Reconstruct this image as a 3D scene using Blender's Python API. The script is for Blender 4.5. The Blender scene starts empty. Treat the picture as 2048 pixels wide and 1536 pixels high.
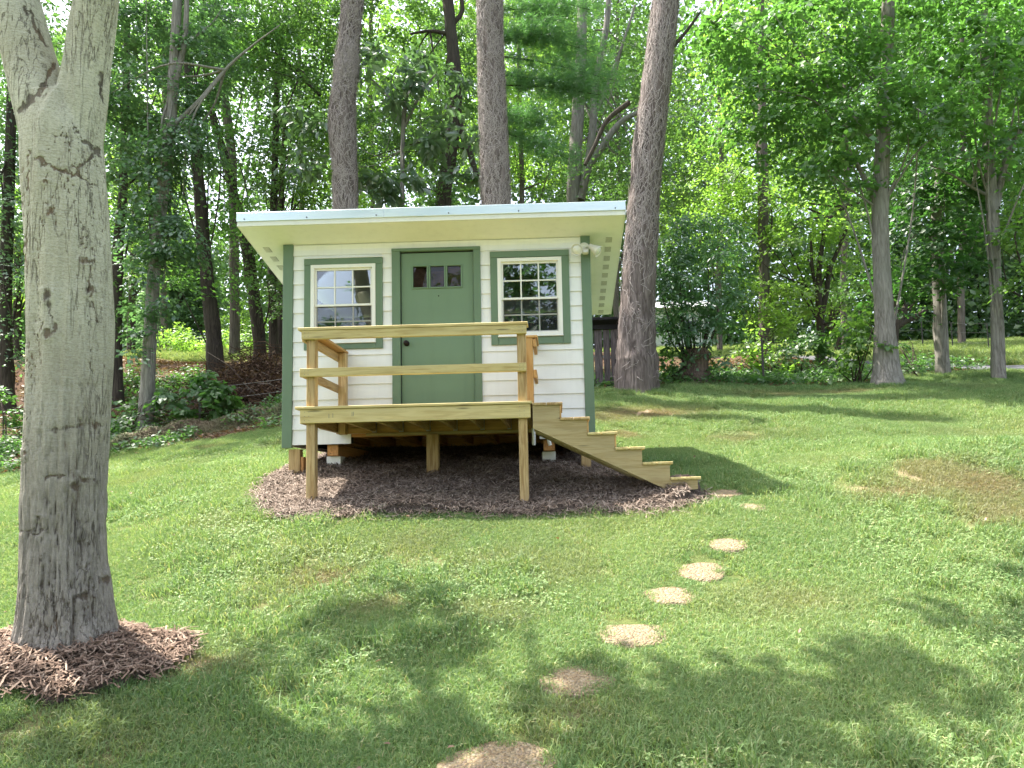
import bpy, bmesh, math, random
import numpy as np
from mathutils import Vector, Matrix
random.seed(7); rng = np.random.default_rng(7)
R = math.radians
scene = bpy.context.scene
COL = scene.collection

# ------------------------------------------------------------------ camera, sky, sun, exposure
# world: X along the shed front, Y away from the viewer (shed front at Y=0), Z up (deck top Z=0), metres
YAW, PIT, ROL, CX, CY, FPX = -.0162, .0807, -.0236, 1095.68, 871.33, 1365.
C0 = np.array([3.2444, -7.9602, -.8985])
_c, _s = math.cos(YAW), math.sin(YAW)
_fw = np.array([_s, _c, 0]); _rt = np.array([_c, -_s, 0]); _up = np.array([0, 0, 1.])
_f2 = _fw*math.cos(PIT)+_up*math.sin(PIT); _u2 = _up*math.cos(PIT)-_fw*math.sin(PIT)
_r3 = _rt*math.cos(ROL)+_u2*math.sin(ROL); _u3 = _u2*math.cos(ROL)-_rt*math.sin(ROL)
cam_d = bpy.data.cameras.new('camera'); cam = bpy.data.objects.new('camera', cam_d); COL.objects.link(cam)
cam_d.sensor_width = 36; cam_d.lens = 36*FPX/2048
cam_d.shift_x = -(CX-1024)/2048; cam_d.shift_y = (CY-768)/2048
cam_d.clip_end = 2000; cam_d.clip_start = .05
mw = Matrix.Identity(4)
for i in range(3):
    mw[i][0] = _r3[i]; mw[i][1] = _u3[i]; mw[i][2] = -_f2[i]; mw[i][3] = C0[i]
cam.matrix_world = mw
scene.camera = cam
SUN = Vector((-1.3, .58, 2.8)).normalized()          # towards the sun
world = bpy.data.worlds.new('World'); scene.world = world; world.use_nodes = True
wn = world.node_tree.nodes; wl = world.node_tree.links
sky = wn.new('ShaderNodeTexSky'); sky.sky_type = 'NISHITA'; sky.sun_disc = False
sky.sun_elevation = math.asin(SUN.z); sky.sun_rotation = math.atan2(SUN.x, SUN.y)
sky.air_density = 1.0; sky.dust_density = 4.0; sky.ozone_density = 1.0
hs = wn.new('ShaderNodeHueSaturation'); hs.inputs['Saturation'].default_value = .6
wl.new(sky.outputs[0], hs.inputs['Color']); wl.new(hs.outputs[0], wn['Background'].inputs[0])
wn['Background'].inputs[1].default_value = .15
sl = bpy.data.lights.new('sun', 'SUN'); sun = bpy.data.objects.new('sun', sl); COL.objects.link(sun)
sl.energy = 4.3; sl.angle = R(.6); sl.color = (1, .95, .86)
sun.rotation_euler = SUN.to_track_quat('Z', 'Y').to_euler(); sun.location = (-15, 8, 25)
scene.view_settings.view_transform = 'Standard'; scene.view_settings.look = 'None'
scene.view_settings.exposure = 2.0; scene.view_settings.gamma = 1
scene.render.engine = 'CYCLES'
cy = scene.cycles
cy.max_bounces = 5; cy.diffuse_bounces = 3; cy.glossy_bounces = 2; cy.transmission_bounces = 3; cy.transparent_max_bounces = 8
cy.use_denoising = True; cy.use_adaptive_sampling = True; cy.adaptive_threshold = .016
cy.sample_clamp_indirect = 6; cy.caustics_reflective = False; cy.caustics_refractive = False

# ------------------------------------------------------------------ helpers
def ray(x, y): return _f2+_r3*(x-CX)/FPX-_u3*(y-CY)/FPX
def at(x, y, Y):
    v = ray(x, y); return C0+v*(Y-C0[1])/v[1]
def ppm(Y): return FPX/(Y-C0[1])                      # photo pixels per metre at depth Y

_h = rng.random(4096*4)
def _hash(ix, iy, iz, k=0):
    n = (ix*73856093) ^ (iy*19349663) ^ (iz*83492791) ^ (k*2654435)
    return _h[np.mod(n, 16384)]
def noise(p, k=0):
    p = np.asarray(p, float); i = np.floor(p).astype(np.int64); f = p-i; f = f*f*(3-2*f)
    x, y, z = i[..., 0], i[..., 1], i[..., 2]; u, v, w = f[..., 0], f[..., 1], f[..., 2]
    L = lambda a, b, t: a+(b-a)*t
    g = lambda a, b, c: _hash(x+a, y+b, z+c, k)
    return L(L(L(g(0,0,0), g(1,0,0), u), L(g(0,1,0), g(1,1,0), u), v), L(L(g(0,0,1), g(1,0,1), u), L(g(0,1,1), g(1,1,1), u), v), w)*2-1
def fbm(p, o=3, k=0):
    p = np.asarray(p, float); s = 0; a = 1.
    for j in range(o): s = s+a*noise(p*2**j, k+j); a *= .5
    return s
def n2(X, Y, f, k=0, o=2): return fbm(np.stack([np.asarray(X, float)*f, np.asarray(Y, float)*f, np.zeros_like(np.asarray(X, float))+.37], -1), o, k)

def setmesh(me, V, F, smooth=False):
    V = np.asarray(V, np.float32); 
    if isinstance(F, np.ndarray):
        n, k = F.shape
        me.vertices.add(len(V)); me.vertices.foreach_set('co', V.ravel())
        me.loops.add(n*k); me.loops.foreach_set('vertex_index', F.astype(np.int32).ravel())
        me.polygons.add(n); me.polygons.foreach_set('loop_start', np.arange(0, n*k, k, dtype=np.int32))
        try: me.polygons.foreach_set('loop_total', np.full(n, k, np.int32))
        except Exception: pass
        me.update(calc_edges=True)
    else:
        me.from_pydata([tuple(v) for v in V], [], F); me.update()
    if smooth: me.polygons.foreach_set('use_smooth', np.ones(len(me.polygons), bool)); me.update()
    return me
def wloc(o):
    v = Vector((0, 0, 0))
    while o is not None: v += o.location; o = o.parent
    return v
def put(name, me, mat=None, parent=None, loc=(0, 0, 0), rot=None):
    """link a mesh whose vertices are relative to world point loc"""
    o = bpy.data.objects.new(name, me); COL.objects.link(o)
    if mat is not None and not me.materials: me.materials.append(mat)
    if parent is not None: o.parent = parent; o.location = Vector(loc)-wloc(parent)
    else: o.location = loc
    if rot is not None: o.rotation_euler = rot
    return o
def mk(name, V, F, mat, parent=None, loc=None, smooth=False, kind=None):
    V = np.asarray(V, float)
    if loc is None: loc = tuple(wloc(parent)) if parent is not None else (0, 0, 0)
    o = put(name, setmesh(bpy.data.meshes.new(name), V-np.array(loc), F, smooth), mat, parent, loc)
    if kind: o['kind'] = kind
    return o
def tag(o, label, cat=None, group=None, kind=None):
    o['label'] = label
    if cat: o['category'] = cat
    if group: o['group'] = group
    if kind: o['kind'] = kind
    return o
def thing(name, label, cat, loc=(0, 0, 0), group=None):
    o = bpy.data.objects.new(name, None); COL.objects.link(o); o.location = loc; o.empty_display_size = .2
    return tag(o, label, cat, group)
_box = {}
def boxmesh(sx, sy, sz, bev=.004):
    key = (round(sx, 4), round(sy, 4), round(sz, 4), bev)
    if key not in _box:
        bm = bmesh.new(); bmesh.ops.create_cube(bm, size=1)
        for v in bm.verts: v.co = Vector((v.co.x*sx, v.co.y*sy, v.co.z*sz))
        if bev: bmesh.ops.bevel(bm, geom=bm.edges[:], offset=min(bev, min(sx, sy, sz)*.4), segments=1, affect='EDGES')
        me = bpy.data.meshes.new('box'); bm.to_mesh(me); bm.free(); _box[key] = me
    return _box[key]
def box(name, lo, hi, mat, parent=None, bev=.004):
    """axis aligned, its mesh turned so that local X is the longest side (grain direction)"""
    lo = np.array(lo, float); hi = np.array(hi, float); s = hi-lo; c = (lo+hi)/2
    a = int(np.argmax(s)); 
    if a == 0: dims, rot = s, None
    elif a == 1: dims, rot = (s[1], s[0], s[2]), (0, 0, R(90))
    else: dims, rot = (s[2], s[1], s[0]), (0, R(-90), 0)
    me = boxmesh(*dims, bev)
    if me.materials and me.materials[0] != mat:
        me = me.copy(); me.materials.clear()
    if not me.materials: me.materials.append(mat)
    return put(name, me, None, parent, tuple(c), rot)
def beam(name, a, b, w, t, mat, parent, side=(0, 1, 0), bev=.004):
    """board from a to b, w across `side`, t across the third axis"""
    a = Vector(a); b = Vector(b); x = (b-a); L = x.length; x.normalize()
    y = Vector(side); y = (y-x*y.dot(x)).normalized(); z = x.cross(y)
    me = boxmesh(L, w, t, bev)
    if me.materials and me.materials[0] != mat: me = me.copy(); me.materials.clear()
    if not me.materials: me.materials.append(mat)
    m = Matrix((x, y, z)).transposed()
    return put(name, me, None, parent, tuple((a+b)/2), m.to_euler())

# ------------------------------------------------------------------ materials
class Mat:
    def __init__(s, name):
        s.m = bpy.data.materials.new(name); s.m.use_nodes = True; s.nt = s.m.node_tree; s.N = s.nt.nodes; s.b = s.N['Principled BSDF']; s.out = s.N['Material Output']
    def n(s, t, **kw):
        nd = s.N.new('ShaderNode'+t)
        for k, v in kw.items():
            if k in ('data_type', 'operation', 'blend_type', 'feature', 'distance', 'attribute_type', 'attribute_name', 'wave_type', 'bands_direction', 'noise_dimensions', 'voronoi_dimensions', 'clamp'): setattr(nd, k, v)
            else: s.set(nd, k.replace('_', ' '), v)
        return nd
    def set(s, nd, k, v):
        i = nd.inputs[int(k[1:])] if (k[0] == 'i' and k[1:].isdigit()) else nd.inputs[k]
        if isinstance(v, bpy.types.NodeSocket): s.nt.links.new(v, i)
        elif isinstance(v, (tuple, list)) and len(v) == 3 and i.type == 'RGBA': i.default_value = (*v, 1)
        else: i.default_value = v
    def p(s, **kw):
        for k, v in kw.items(): s.set(s.b, k.replace('_', ' '), v)
    def obj(s, scale=(1, 1, 1), rnd=True, off=(0, 0, 0)):
        tc = s.n('TexCoord').outputs['Object']
        mp = s.n('Mapping'); s.set(mp, 'Vector', tc); mp.inputs['Scale'].default_value = scale
        if rnd:
            r = s.n('ObjectInfo').outputs['Random']; m = s.n('Math', operation='MULTIPLY', i0=r, i1=37.); s.nt.links.new(m.outputs[0], mp.inputs['Location'])
        return mp.outputs[0]
    def geo(s, scale=(1, 1, 1)):
        g = s.n('NewGeometry').outputs['Position']; mp = s.n('Mapping'); s.set(mp, 'Vector', g); mp.inputs['Scale'].default_value = scale
        return mp.outputs[0]
    def noise(s, vec, scale=5., detail=3., rough=.55, dist=0.):
        return s.n('TexNoise', Vector=vec, Scale=scale, Detail=detail, Roughness=rough, Distortion=dist).outputs[0]
    def ramp(s, fac, stops):
        r = s.n('ValToRGB', Fac=fac); e = r.color_ramp.elements
        while len(e) < len(stops): e.new(.5)
        for q, (p_, c) in zip(e, stops):
            q.position = p_; q.color = (*c, 1) if isinstance(c, (tuple, list)) else (c, c, c, 1)
        return r.outputs[0]
    def mix(s, f, a, b, mode='MIX'):
        m = s.n('MixRGB', blend_type=mode); s.set(m, 'Fac', f); s.set(m, 'Color1', a); s.set(m, 'Color2', b); return m.outputs[0]
    def math(s, op, a, b=0., c=0.): return s.n('Math', operation=op, i0=a, i1=b, i2=c).outputs[0]
    def bump(s, h, strength=.4, dist=.01):
        s.set(s.b, 'Normal', s.n('Bump', Height=h, Strength=strength, Distance=dist).outputs[0])
def sRGB(r, g, b): return tuple(((v/255+.055)/1.055)**2.4 if v > 10 else v/3295 for v in (r, g, b))

def wood(name, c1, c2, c3, grain=1., knots=True, rough=.7):
    M = Mat(name)
    v = M.obj((1.2, 16, 16)); g = M.noise(v, 2.2*grain, 5, .6, .6)
    v2 = M.obj((.5, 5, 5)); g2 = M.noise(v2, 1.7, 3, .5, 1.2)
    col = M.mix(M.ramp(g, [(.42, 0.), (.60, 1.)]), c1, c2)
    col = M.mix(M.ramp(g2, [(.42, 0.), (.75, .8)]), col, c3)
    if knots:
        k = M.n('TexVoronoi', Vector=M.obj((.9, 7, 7)), Scale=2.); kk = M.ramp(k.outputs['Distance'], [(.07, 1.), (.17, 0.)])
        col = M.mix(M.math('MULTIPLY', kk, .75), col, tuple(x*.22 for x in c3))
    pr = M.n('ObjectInfo').outputs['Random']
    col = M.mix(1., col, M.ramp(pr, [(0., .86), (1., 1.1)]), 'MULTIPLY')
    M.p(Base_Color=col, Roughness=rough); M.set(M.b, 'Specular IOR Level', .25); M.bump(g, .35, .004)
    return M.m
PINE = wood('treated_pine', (.60, .48, .22), (.43, .315, .12), (.56, .47, .24))
POST = wood('treated_post', (.49, .345, .165), (.30, .185, .075), (.42, .31, .16), 1.3, False)
CEDAR = wood('fresh_pine', (.52, .31, .12), (.40, .22, .075), (.47, .30, .13))
OLDPINE = wood('stringer_wood', (.40, .31, .16), (.30, .22, .10), (.36, .30, .17))
GREYW = wood('weathered_boards', (.16, .135, .13), (.06, .05, .048), (.11, .09, .09), 1.5, True, .9)
FLOORW = wood('floor_frame', (.56, .29, .11), (.40, .18, .06), (.48, .26, .11))

def paint(name, col, rough=.5, bump=.12, spec=.3, var=.06):
    M = Mat(name); v = M.obj((1.2, 22, 22)); g = M.noise(v, 3, 4, .6)
    big = M.noise(M.geo((1, 1, 1)), 1.7, 4, .6)
    c = M.mix(M.ramp(big, [(.35, 1-var), (.7, 1.)]), (0, 0, 0), col)
    c = M.mix(M.ramp(M.noise(M.geo((7, 7, .7)), 1.5, 5, .65), [(.5, 0.), (.8, .16)]), c, tuple(x*.45 for x in col))
    M.p(Base_Color=c, Roughness=rough); M.set(M.b, 'Specular IOR Level', spec); M.bump(g, bump, .004); return M.m
WHITE = paint('white_siding', (.80, .80, .79), .55, .2)
TRIMW = paint('white_vinyl', (.80, .79, .74), .35, .02)
SOFF = paint('soffit_white', (.86, .855, .82), .55, .05)
GREEN = paint('green_trim', (.135, .205, .128), .5, .3, .35, .1)
DOORG = paint('green_door', (.150, .228, .140), .42, .03, .35, .05)
def plain(name, col, rough=.5, metal=0., spec=.5, var=.12, scale=9.):
    M = Mat(name); g = M.noise(M.obj(), scale, 4)
    M.p(Base_Color=M.mix(1., col, M.ramp(g, [(.3, 1-var), (.7, 1+var)]), 'MULTIPLY'), Roughness=rough, Metallic=metal); M.set(M.b, 'Specular IOR Level', spec); M.bump(g, .05, .002); return M.m
def _metal():
    M = Mat('roof_metal'); g = M.noise(M.geo((1.1, 1, 9)), 1.6, 3); M.p(Base_Color=M.ramp(g, [(.3, (.62, .72, .76)), (.7, (.74, .81, .83))]), Roughness=M.ramp(g, [(.3, .28), (.7, .42)]), Metallic=.55); M.bump(g, .12, .01); return M.m
METAL = _metal()
SCREW = plain('screw', (.16, .16, .16), .4, .8); BRONZE = plain('dark_bronze', (.018, .012, .010), .35, .7)
GALV = plain('galvanised', (.50, .51, .52), .4, .9); LAMPW = plain('flood_plastic', (.66, .64, .57), .4)
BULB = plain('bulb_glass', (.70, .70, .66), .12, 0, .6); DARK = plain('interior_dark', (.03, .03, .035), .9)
VENT = plain('vent_dark', (.33, .32, .26), .6); STEEL = plain('t_post_steel', (.05, .045, .038), .7, .3); STEELW = plain('post_tip', (.6, .6, .58), .6)
PVC = plain('white_pvc', (.75, .75, .72), .3); CAMEW = plain('camera_white', (.7, .68, .6), .4)
def _glass(name, ior, tint):
    M = Mat(name); N = M.n
    fr = N('Fresnel', IOR=ior).outputs[0]; gl = N('BsdfGlossy', Color=(.93, .95, .97), Roughness=.012)
    # slightly uneven pane
    b = M.n('Bump', Height=M.noise(M.obj((1, 1, 1)), 3.5, 1), Strength=.05, Distance=.01); M.set(gl, 'Normal', b.outputs[0])
    tr = N('BsdfTransparent', Color=tint); mx = N('MixShader', Fac=fr); M.set(mx, 'i1', tr.outputs[0]); M.set(mx, 'i2', gl.outputs[0]); M.set(M.out, 'Surface', mx.outputs[0]); return M.m
GLASS = _glass('window_glass', 2.3, (.85, .88, .88)); GLASSD = _glass('door_glass', 1.36, (.75, .7, .68))
def _screen():
    M = Mat('insect_screen'); d = M.n('BsdfDiffuse', Color=(.05, .05, .055)); t = M.n('BsdfTransparent'); mx = M.n('MixShader', Fac=.2); M.set(mx, 'i1', t.outputs[0]); M.set(mx, 'i2', d.outputs[0]); M.set(M.out, 'Surface', mx.outputs[0]); return M.m
SCREEN = _screen()

def leafmat(name, c1, c2, tr=.45, tcol=None, gloss=.055, rough=.5, big=.5):
    """leaf: per-leaf colour variation, light through the blade, a waxy sheen"""
    M = Mat(name); rp = M.n('NewGeometry').outputs['Random Per Island']
    nz = M.noise(M.geo((1, 1, 1)), .9, 2)
    f = M.math('ADD', M.math('MULTIPLY', rp, 1-big), M.math('MULTIPLY', M.ramp(nz, [(.3, 0.), (.7, 1.)]), big))
    col = M.mix(f, c1, c2)
    if tcol is None: c1 = tuple(x*1.5 for x in c1); c2 = tuple(x*1.5 for x in c2); tcol = tuple(min(1, x*y) for x, y in zip((c1[0]+c2[0], c1[1]+c2[1], c1[2]+c2[2]), (1.0, 1.1, .6)))
    df = M.n('BsdfDiffuse', Color=col); tl = M.n('BsdfTranslucent', Color=M.mix(rp, tcol, tuple(x*.7 for x in tcol)))
    m1 = M.n('MixShader', Fac=tr); M.set(m1, 'i1', df.outputs[0]); M.set(m1, 'i2', tl.outputs[0])
    gl = M.n('BsdfGlossy', Color=(1, 1, 1), Roughness=rough); m2 = M.n('MixShader', Fac=gloss); M.set(m2, 'i1', m1.outputs[0]); M.set(m2, 'i2', gl.outputs[0])
    M.N.remove(M.b); M.set(M.out, 'Surface', m2.outputs[0]); return M.m
LF_MAPLE = leafmat('maple_leaf', (.04, .11, .03), (.095, .185, .045), .40)
LF_BLUE = leafmat('oak_leaf', (.04, .10, .048), (.09, .16, .07), .38, None, .07)
LF_YEL = leafmat('sunny_leaf', (.085, .165, .035), (.155, .23, .05), .52)
LF_MID = leafmat('wood_leaf', (.042, .10, .034), (.09, .155, .045), .36)
LF_BIG = leafmat('big_leaf', (.045, .095, .05), (.085, .14, .065), .35, None, .10, .42)
LF_DARK = leafmat('dark_leaf', (.025, .075, .02), (.05, .12, .03), .4)
LF_IVY = leafmat('ivy_leaf', (.028, .085, .03), (.065, .14, .045), .3, None, .08, .42)
LF_PINE = leafmat('pine_needle', (.05, .14, .045), (.10, .20, .07), .4, None, .05)
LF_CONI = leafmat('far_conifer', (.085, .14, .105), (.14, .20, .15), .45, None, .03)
LF_SHRUB = leafmat('shrub_leaf', (.07, .15, .03), (.12, .20, .045), .45)
LF_COVER = leafmat('cover_leaf', (.035, .095, .025), (.085, .165, .045), .4)
LF_SPROUT = leafmat('sprout_leaf', (.045, .12, .05), (.09, .17, .075), .38, None, .08, .42)
LITTER = leafmat('dry_leaf', (.10, .05, .025), (.21, .13, .08), .15, None, .04)

def bark(name, c1, c2, c3, sx=9., sz=1.3, bump=.9, dist=.03, moss=None):
    M = Mat(name); v = M.obj((sx, sx, sz), False); n1 = M.noise(v, 1.6, 6, .65, .4)
    vo = M.n('TexVoronoi', feature='DISTANCE_TO_EDGE', Vector=M.mix(.12, v, M.n('TexNoise', Vector=v, Scale=1.).outputs['Color']), Scale=1.1).outputs['Distance']
    rg = M.math('ABSOLUTE', M.math('SUBTRACT', M.noise(M.obj((sx*1.3, sx*1.3, sz*.55), False), 1.5, 4, .6, .8), .5))
    fur = M.math('ADD', M.math('MULTIPLY', M.ramp(vo, [(.0, 0.), (.2, 1.)]), .35), M.math('MULTIPLY', M.ramp(rg, [(0., 0.), (.14, 1.)]), .65))
    h = M.math('ADD', M.math('MULTIPLY', fur, .6), M.math('MULTIPLY', n1, .65))
    col = M.mix(M.ramp(h, [(.25, 0.), (.85, 1.)]), c1, c2)
    col = M.mix(M.ramp(M.noise(M.obj((1, 1, .6), False), 1.4, 4), [(.45, 0.), (.7, .8)]), col, c3)
    M.p(Base_Color=col, Roughness=.9); M.set(M.b, 'Specular IOR Level', .15); M.bump(h, bump, dist); return M.m
BK_PINE = bark('pine_bark', (.045, .034, .03), (.22, .18, .165), (.15, .12, .105))
BK_GREY = bark('grey_bark', (.10, .09, .075), (.27, .25, .22), (.20, .20, .165), 12, 2.2, .5, .015)
BK_DARK = bark('dark_bark', (.025, .02, .017), (.085, .068, .055), (.06, .055, .04), 12, 1.6, .7, .02)
BK_MID = bark('wood_bark', (.05, .042, .035), (.16, .135, .115), (.11, .11, .08), 11, 1.6, .7, .02)
BK_STUMP = bark('stump_wood', (.045, .03, .024), (.20, .145, .11), (.12, .09, .07), 14, 1., 1., .03)
TEND = plain('vine_stem', (.29, .25, .23), .85, 0, .15, .35, 40)
TWIG = plain('twig', (.06, .045, .035), .9, 0, .1, .3); WIRE = plain('fence_wire', (.22, .21, .2), .5, .6)
BRUSH = plain('brush_stick', (.085, .052, .035), .9, 0, .1, .5, 3); BRUSHG = plain('pale_stick', (.22, .18, .15), .9, 0, .1, .3, 3)

# ------------------------------------------------------------------ terrain
_ty = np.array([-30, -12, -8, -4.8, -3, -1.17, 0, 2, 4, 6, 9, 14, 22, 30, 45, 80, 160, 400.])
_tz = np.array([-3.9, -2.95, -2.55, -2.08, -1.68, -1.0, -.69, -.2, .5, 1.15, 1.75, 3.2, 5.0, 6.8, 9.8, 14.5, 20, 26])
_fy = np.array([-30, -4, 0, 4, 6, 8, 10, 12, 400.]); _fk = np.array([0, 0, .09, .15, .13, .05, -.05, -.06, -.05])
def hgt(X, Y, fine=True):
    X = np.asarray(X, float); Y = np.asarray(Y, float)
    z = (np.interp(Y-.35, _ty, _tz)+np.interp(Y+.35, _ty, _tz)+np.interp(Y, _ty, _tz))/3
    lx = np.clip(-X-.3, 0, 12); z = z-np.interp(Y, _fy, _fk)*lx
    z = z+.27*np.exp(-((X-.2)/1.0)**2-((Y+4.35)/.75)**2)+.22*np.exp(-((X-7.6)/1.6)**2-((Y+.3)/.9)**2)                      # low mound on the right
    z = z+.05*n2(X, Y, .35, 3)*np.clip((Y+9)/6, .3, 3)
    if fine: z = z+.018*n2(X, Y, 1.6, 9)
    return z
def ground_at(x, y):
    v = ray(x, y); t = np.linspace(1, 90, 3000); P = C0+v*t[:, None]; g = hgt(P[:, 0], P[:, 1])
    i = np.argmax(P[:, 2] < g); return np.array([P[i, 0], P[i, 1], g[i]])
def on(X, Y): return np.array([X, Y, float(hgt(X, Y))])
def sm(a, b, x): t = np.clip((x-a)/(b-a), 0, 1); return t*t*(3-2*t)
ROADP = np.array([(40, 4.5), (24, 7.6), (17, 8.9), (14.2, 9.8), (12.6, 11.6), (11.5, 14), (9.5, 17.5), (6, 21), (0, 25.)])
def road_dist(X, Y):
    d = np.full(np.shape(X), 1e9)
    for a, b in zip(ROADP[:-1], ROADP[1:]):
        ab = b-a; t = np.clip(((X-a[0])*ab[0]+(Y-a[1])*ab[1])/(ab@ab), 0, 1)
        d = np.minimum(d, np.hypot(X-a[0]-t*ab[0], Y-a[1]-t*ab[1]))
    return d
def lawn_edge(X):
    e = np.interp(X, [-40, -6, -1, 1.5, 4, 6.5, 9.5, 11.5, 14, 60], [4.4, 4.3, 4.1, 4.6, 5.9, 6.25, 6.5, 8.2, 8.7, 8.7]); return e
def lawn(X, Y): return 1-sm(-.25, .35, Y-lawn_edge(X)-.35*n2(X, Y, .9, 5))
def field(X, Y): return sm(0, 1.5, X-np.interp(Y, [8, 14, 20, 30], [13, 10.5, 7, 4]))*sm(.2, 1.2, road_dist(X, Y))*sm(9, 10, Y)
def far_field(X, Y): return sm(12.5, 16, Y+.6*n2(X, Y, .4, 8))*sm(0, 2, 4-X)
MUL = np.array([(.28, -1.15), (.6, -1.5), (1.0, -1.55), (2.0, -1.42), (3.2, -1.45), (4.2, -1.5), (4.55, -1.28), (4.58, -.9), (4.3, -.55), (3.95, .2), (3.95, 2.1), (-.2, 2.3), (-.12, .2), (-.02, -.5)])
def inpoly(X, Y, P):
    r = np.zeros(np.shape(X), bool); j = len(P)-1
    for i in range(len(P)):
        c = (P[i, 1] > Y) != (P[j, 1] > Y)
        r ^= c & (X < (P[j, 0]-P[i, 0])*(Y-P[i, 1])/(P[j, 1]-P[i, 1]+1e-12)+P[i, 0]); j = i
    return r
MAPLE = ground_at(131, 1318); MAPLE[1] += .12; MAPLE[0] = at(134, 1300, MAPLE[1])[0]; MAPLE[2] = float(hgt(MAPLE[0], MAPLE[1]))
def ringm(X, Y): return np.hypot((X-MAPLE[0]+.02)/.60, (Y-MAPLE[1]+.08)/.44)+.2*n2(X, Y, 2.6, 21)+.08*n2(X, Y, 9, 22)
# bare or dry spots of the lawn (photo position, half sizes in metres, how dry)
DRY = []
for x, y, rx, ry, a in [(1300, 828, .95, .45, .9), (1210, 835, .6, .4, .7), (1540, 790, .7, .3, .6), (1700, 785, .8, .25, .7), (1480, 880, .5, .3, .55), (655, 1158, .22, .14, .9),
                        (1790, 985, .45, .22, .8), (1860, 945, .5, .25, .65), (1960, 975, .6, .3, .85), (2030, 1030, .5, .3, .7), (1250, 872, .3, .2, .8), (760, 1215, .25, .15, .6), (560, 890, .3, .2, .5), (820, 1090, .5, .25, .35),
                        (400, 1330, .22, .12, .8), (1000, 1115, .6, .3, .3), (1560, 1210, .5, .25, .4), (980, 1230, .3, .2, .35), (1150, 1430, .3, .2, .35), (200, 1480, .5, .2, .3), (420, 895, .25, .15, .7)]:
    g = ground_at(x, y); DRY.append((g[0], g[1], rx, ry, a))
def dryness(X, Y):
    d = .2*sm(.1, .9, n2(X, Y, .9, 31, 3))+.1*sm(0, .8, n2(X, Y, 3.1, 35))
    for a, b, rx, ry, s in DRY:
        d = np.maximum(d, s*np.clip(1.25*np.exp(-((X-a)/rx)**2-((Y-b)/ry)**2)+.3*n2(X, Y, 4, 41)*np.exp(-((X-a)/rx/1.5)**2-((Y-b)/ry/1.5)**2), 0, 1))
    return np.clip(d, 0, 1)

def _ground():
    gx = np.concatenate([np.linspace(-220, -16, 40), np.arange(-15.5, -6, .4), np.arange(-6, 16, .11), np.arange(16, 34, .5), np.linspace(35, 240, 40)])
    gy = np.concatenate([np.linspace(-60, -12, 14), np.arange(-11.5, -6, .3), np.arange(-6, 8, .11), np.arange(8, 26, .4), np.linspace(27, 420, 60)])
    X, Y = np.meshgrid(gx, gy); Z = hgt(X, Y)
    V = np.stack([X, Y, Z], -1).reshape(-1, 3); nx, ny = len(gx), len(gy)
    i = (np.arange(ny-1)[:, None]*nx+np.arange(nx-1)[None]).ravel()
    o = mk('ground', V, np.stack([i, i+1, i+nx+1, i+nx], 1), None, smooth=True, kind='structure')
    x, y = V[:, 0], V[:, 1]
    a = o.data.color_attributes.new('zone', 'FLOAT_COLOR', 'POINT')
    lw = np.maximum(lawn(x, y), 0)
    a.data.foreach_set('color', np.stack([lw, dryness(x, y), np.maximum(field(x, y), far_field(x, y)), np.ones_like(x)], 1).astype(np.float32).ravel())
    M = Mat('ground_soil'); zn = M.n('VertexColor'); zn.layer_name = 'zone'
    sp = M.n('SeparateColor', Color=zn.outputs[0])
    v = M.geo(); n1 = M.noise(v, 9, 5, .65); n3 = M.noise(v, 60, 3, .7); nb = M.noise(v, .8, 3)
    gr = M.mix(M.ramp(n1, [(.3, 0.), (.7, 1.)]), (.055, .085, .022), (.12, .14, .045))
    dry = M.mix(M.ramp(n3, [(.3, 0.), (.7, 1.)]), (.24, .165, .105), (.36, .27, .18))
    lawnc = M.mix(sp.outputs['Green'], gr, dry)
    wd = M.mix(M.ramp(n3, [(.3, 0.), (.7, 1.)]), (.045, .027, .018), (.16, .095, .06))
    wd = M.mix(M.ramp(nb, [(.5, 0.), (.65, .6)]), wd, (.05, .07, .022))
    fl = M.mix(M.ramp(n1, [(.3, 0.), (.7, 1.)]), (.17, .25, .05), (.27, .33, .08))
    col = M.mix(sp.outputs['Red'], wd, lawnc); col = M.mix(sp.outputs['Blue'], col, fl)
    M.p(Base_Color=col, Roughness=.95); M.set(M.b, 'Specular IOR Level', .1); M.bump(M.math('ADD', n3, n1), .6, .03)
    o.data.materials.append(M.m)
    return o
_ground()
def _road():
    P = []
    for a, b in zip(ROADP[:-1], ROADP[1:]):
        for t in np.linspace(0, 1, 14, endpoint=False): P.append(a+(b-a)*t)
    P = np.array(P); 
    for _ in range(12): P[1:-1] = (P[:-2]+P[1:-1]*2+P[2:])/4
    T = np.gradient(P, axis=0); T /= np.linalg.norm(T, axis=1)[:, None]; Nn = np.stack([-T[:, 1], T[:, 0]], 1); V = []
    for p, n in zip(P, Nn):
        for k in np.linspace(-.62, .62, 6): q = p+n*k; V.append((q[0], q[1], float(hgt(q[0], q[1]))+.03-.012*(k/.6)**2))
    i = (np.arange(len(P)-1)[:, None]*6+np.arange(5)[None]).ravel()
    M = Mat('road_asphalt'); n1 = M.noise(M.geo(), 30, 4, .7); M.p(Base_Color=M.ramp(n1, [(.3, (.05, .05, .055)), (.7, (.12, .12, .13))]), Roughness=.9); M.bump(n1, .4, .01)
    mk('road', V, np.stack([i, i+1, i+7, i+6], 1), M.m, smooth=True, kind='structure')
_road()

# ------------------------------------------------------------------ shed
W, SD = 3.66, 1.86                       # width, depth
EZ, EY, RD, DR = 2.2133, -.4016, 2.4122, .5247   # front eave underside height, Y, roof depth, drop
def soff(Y): return EZ-DR*(Y-EY)/RD
shed = thing('garden_shed', 'small white lap-sided shed with green trim and green door under a slanted roof', 'shed', (W/2, SD/2, -.3))
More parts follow.
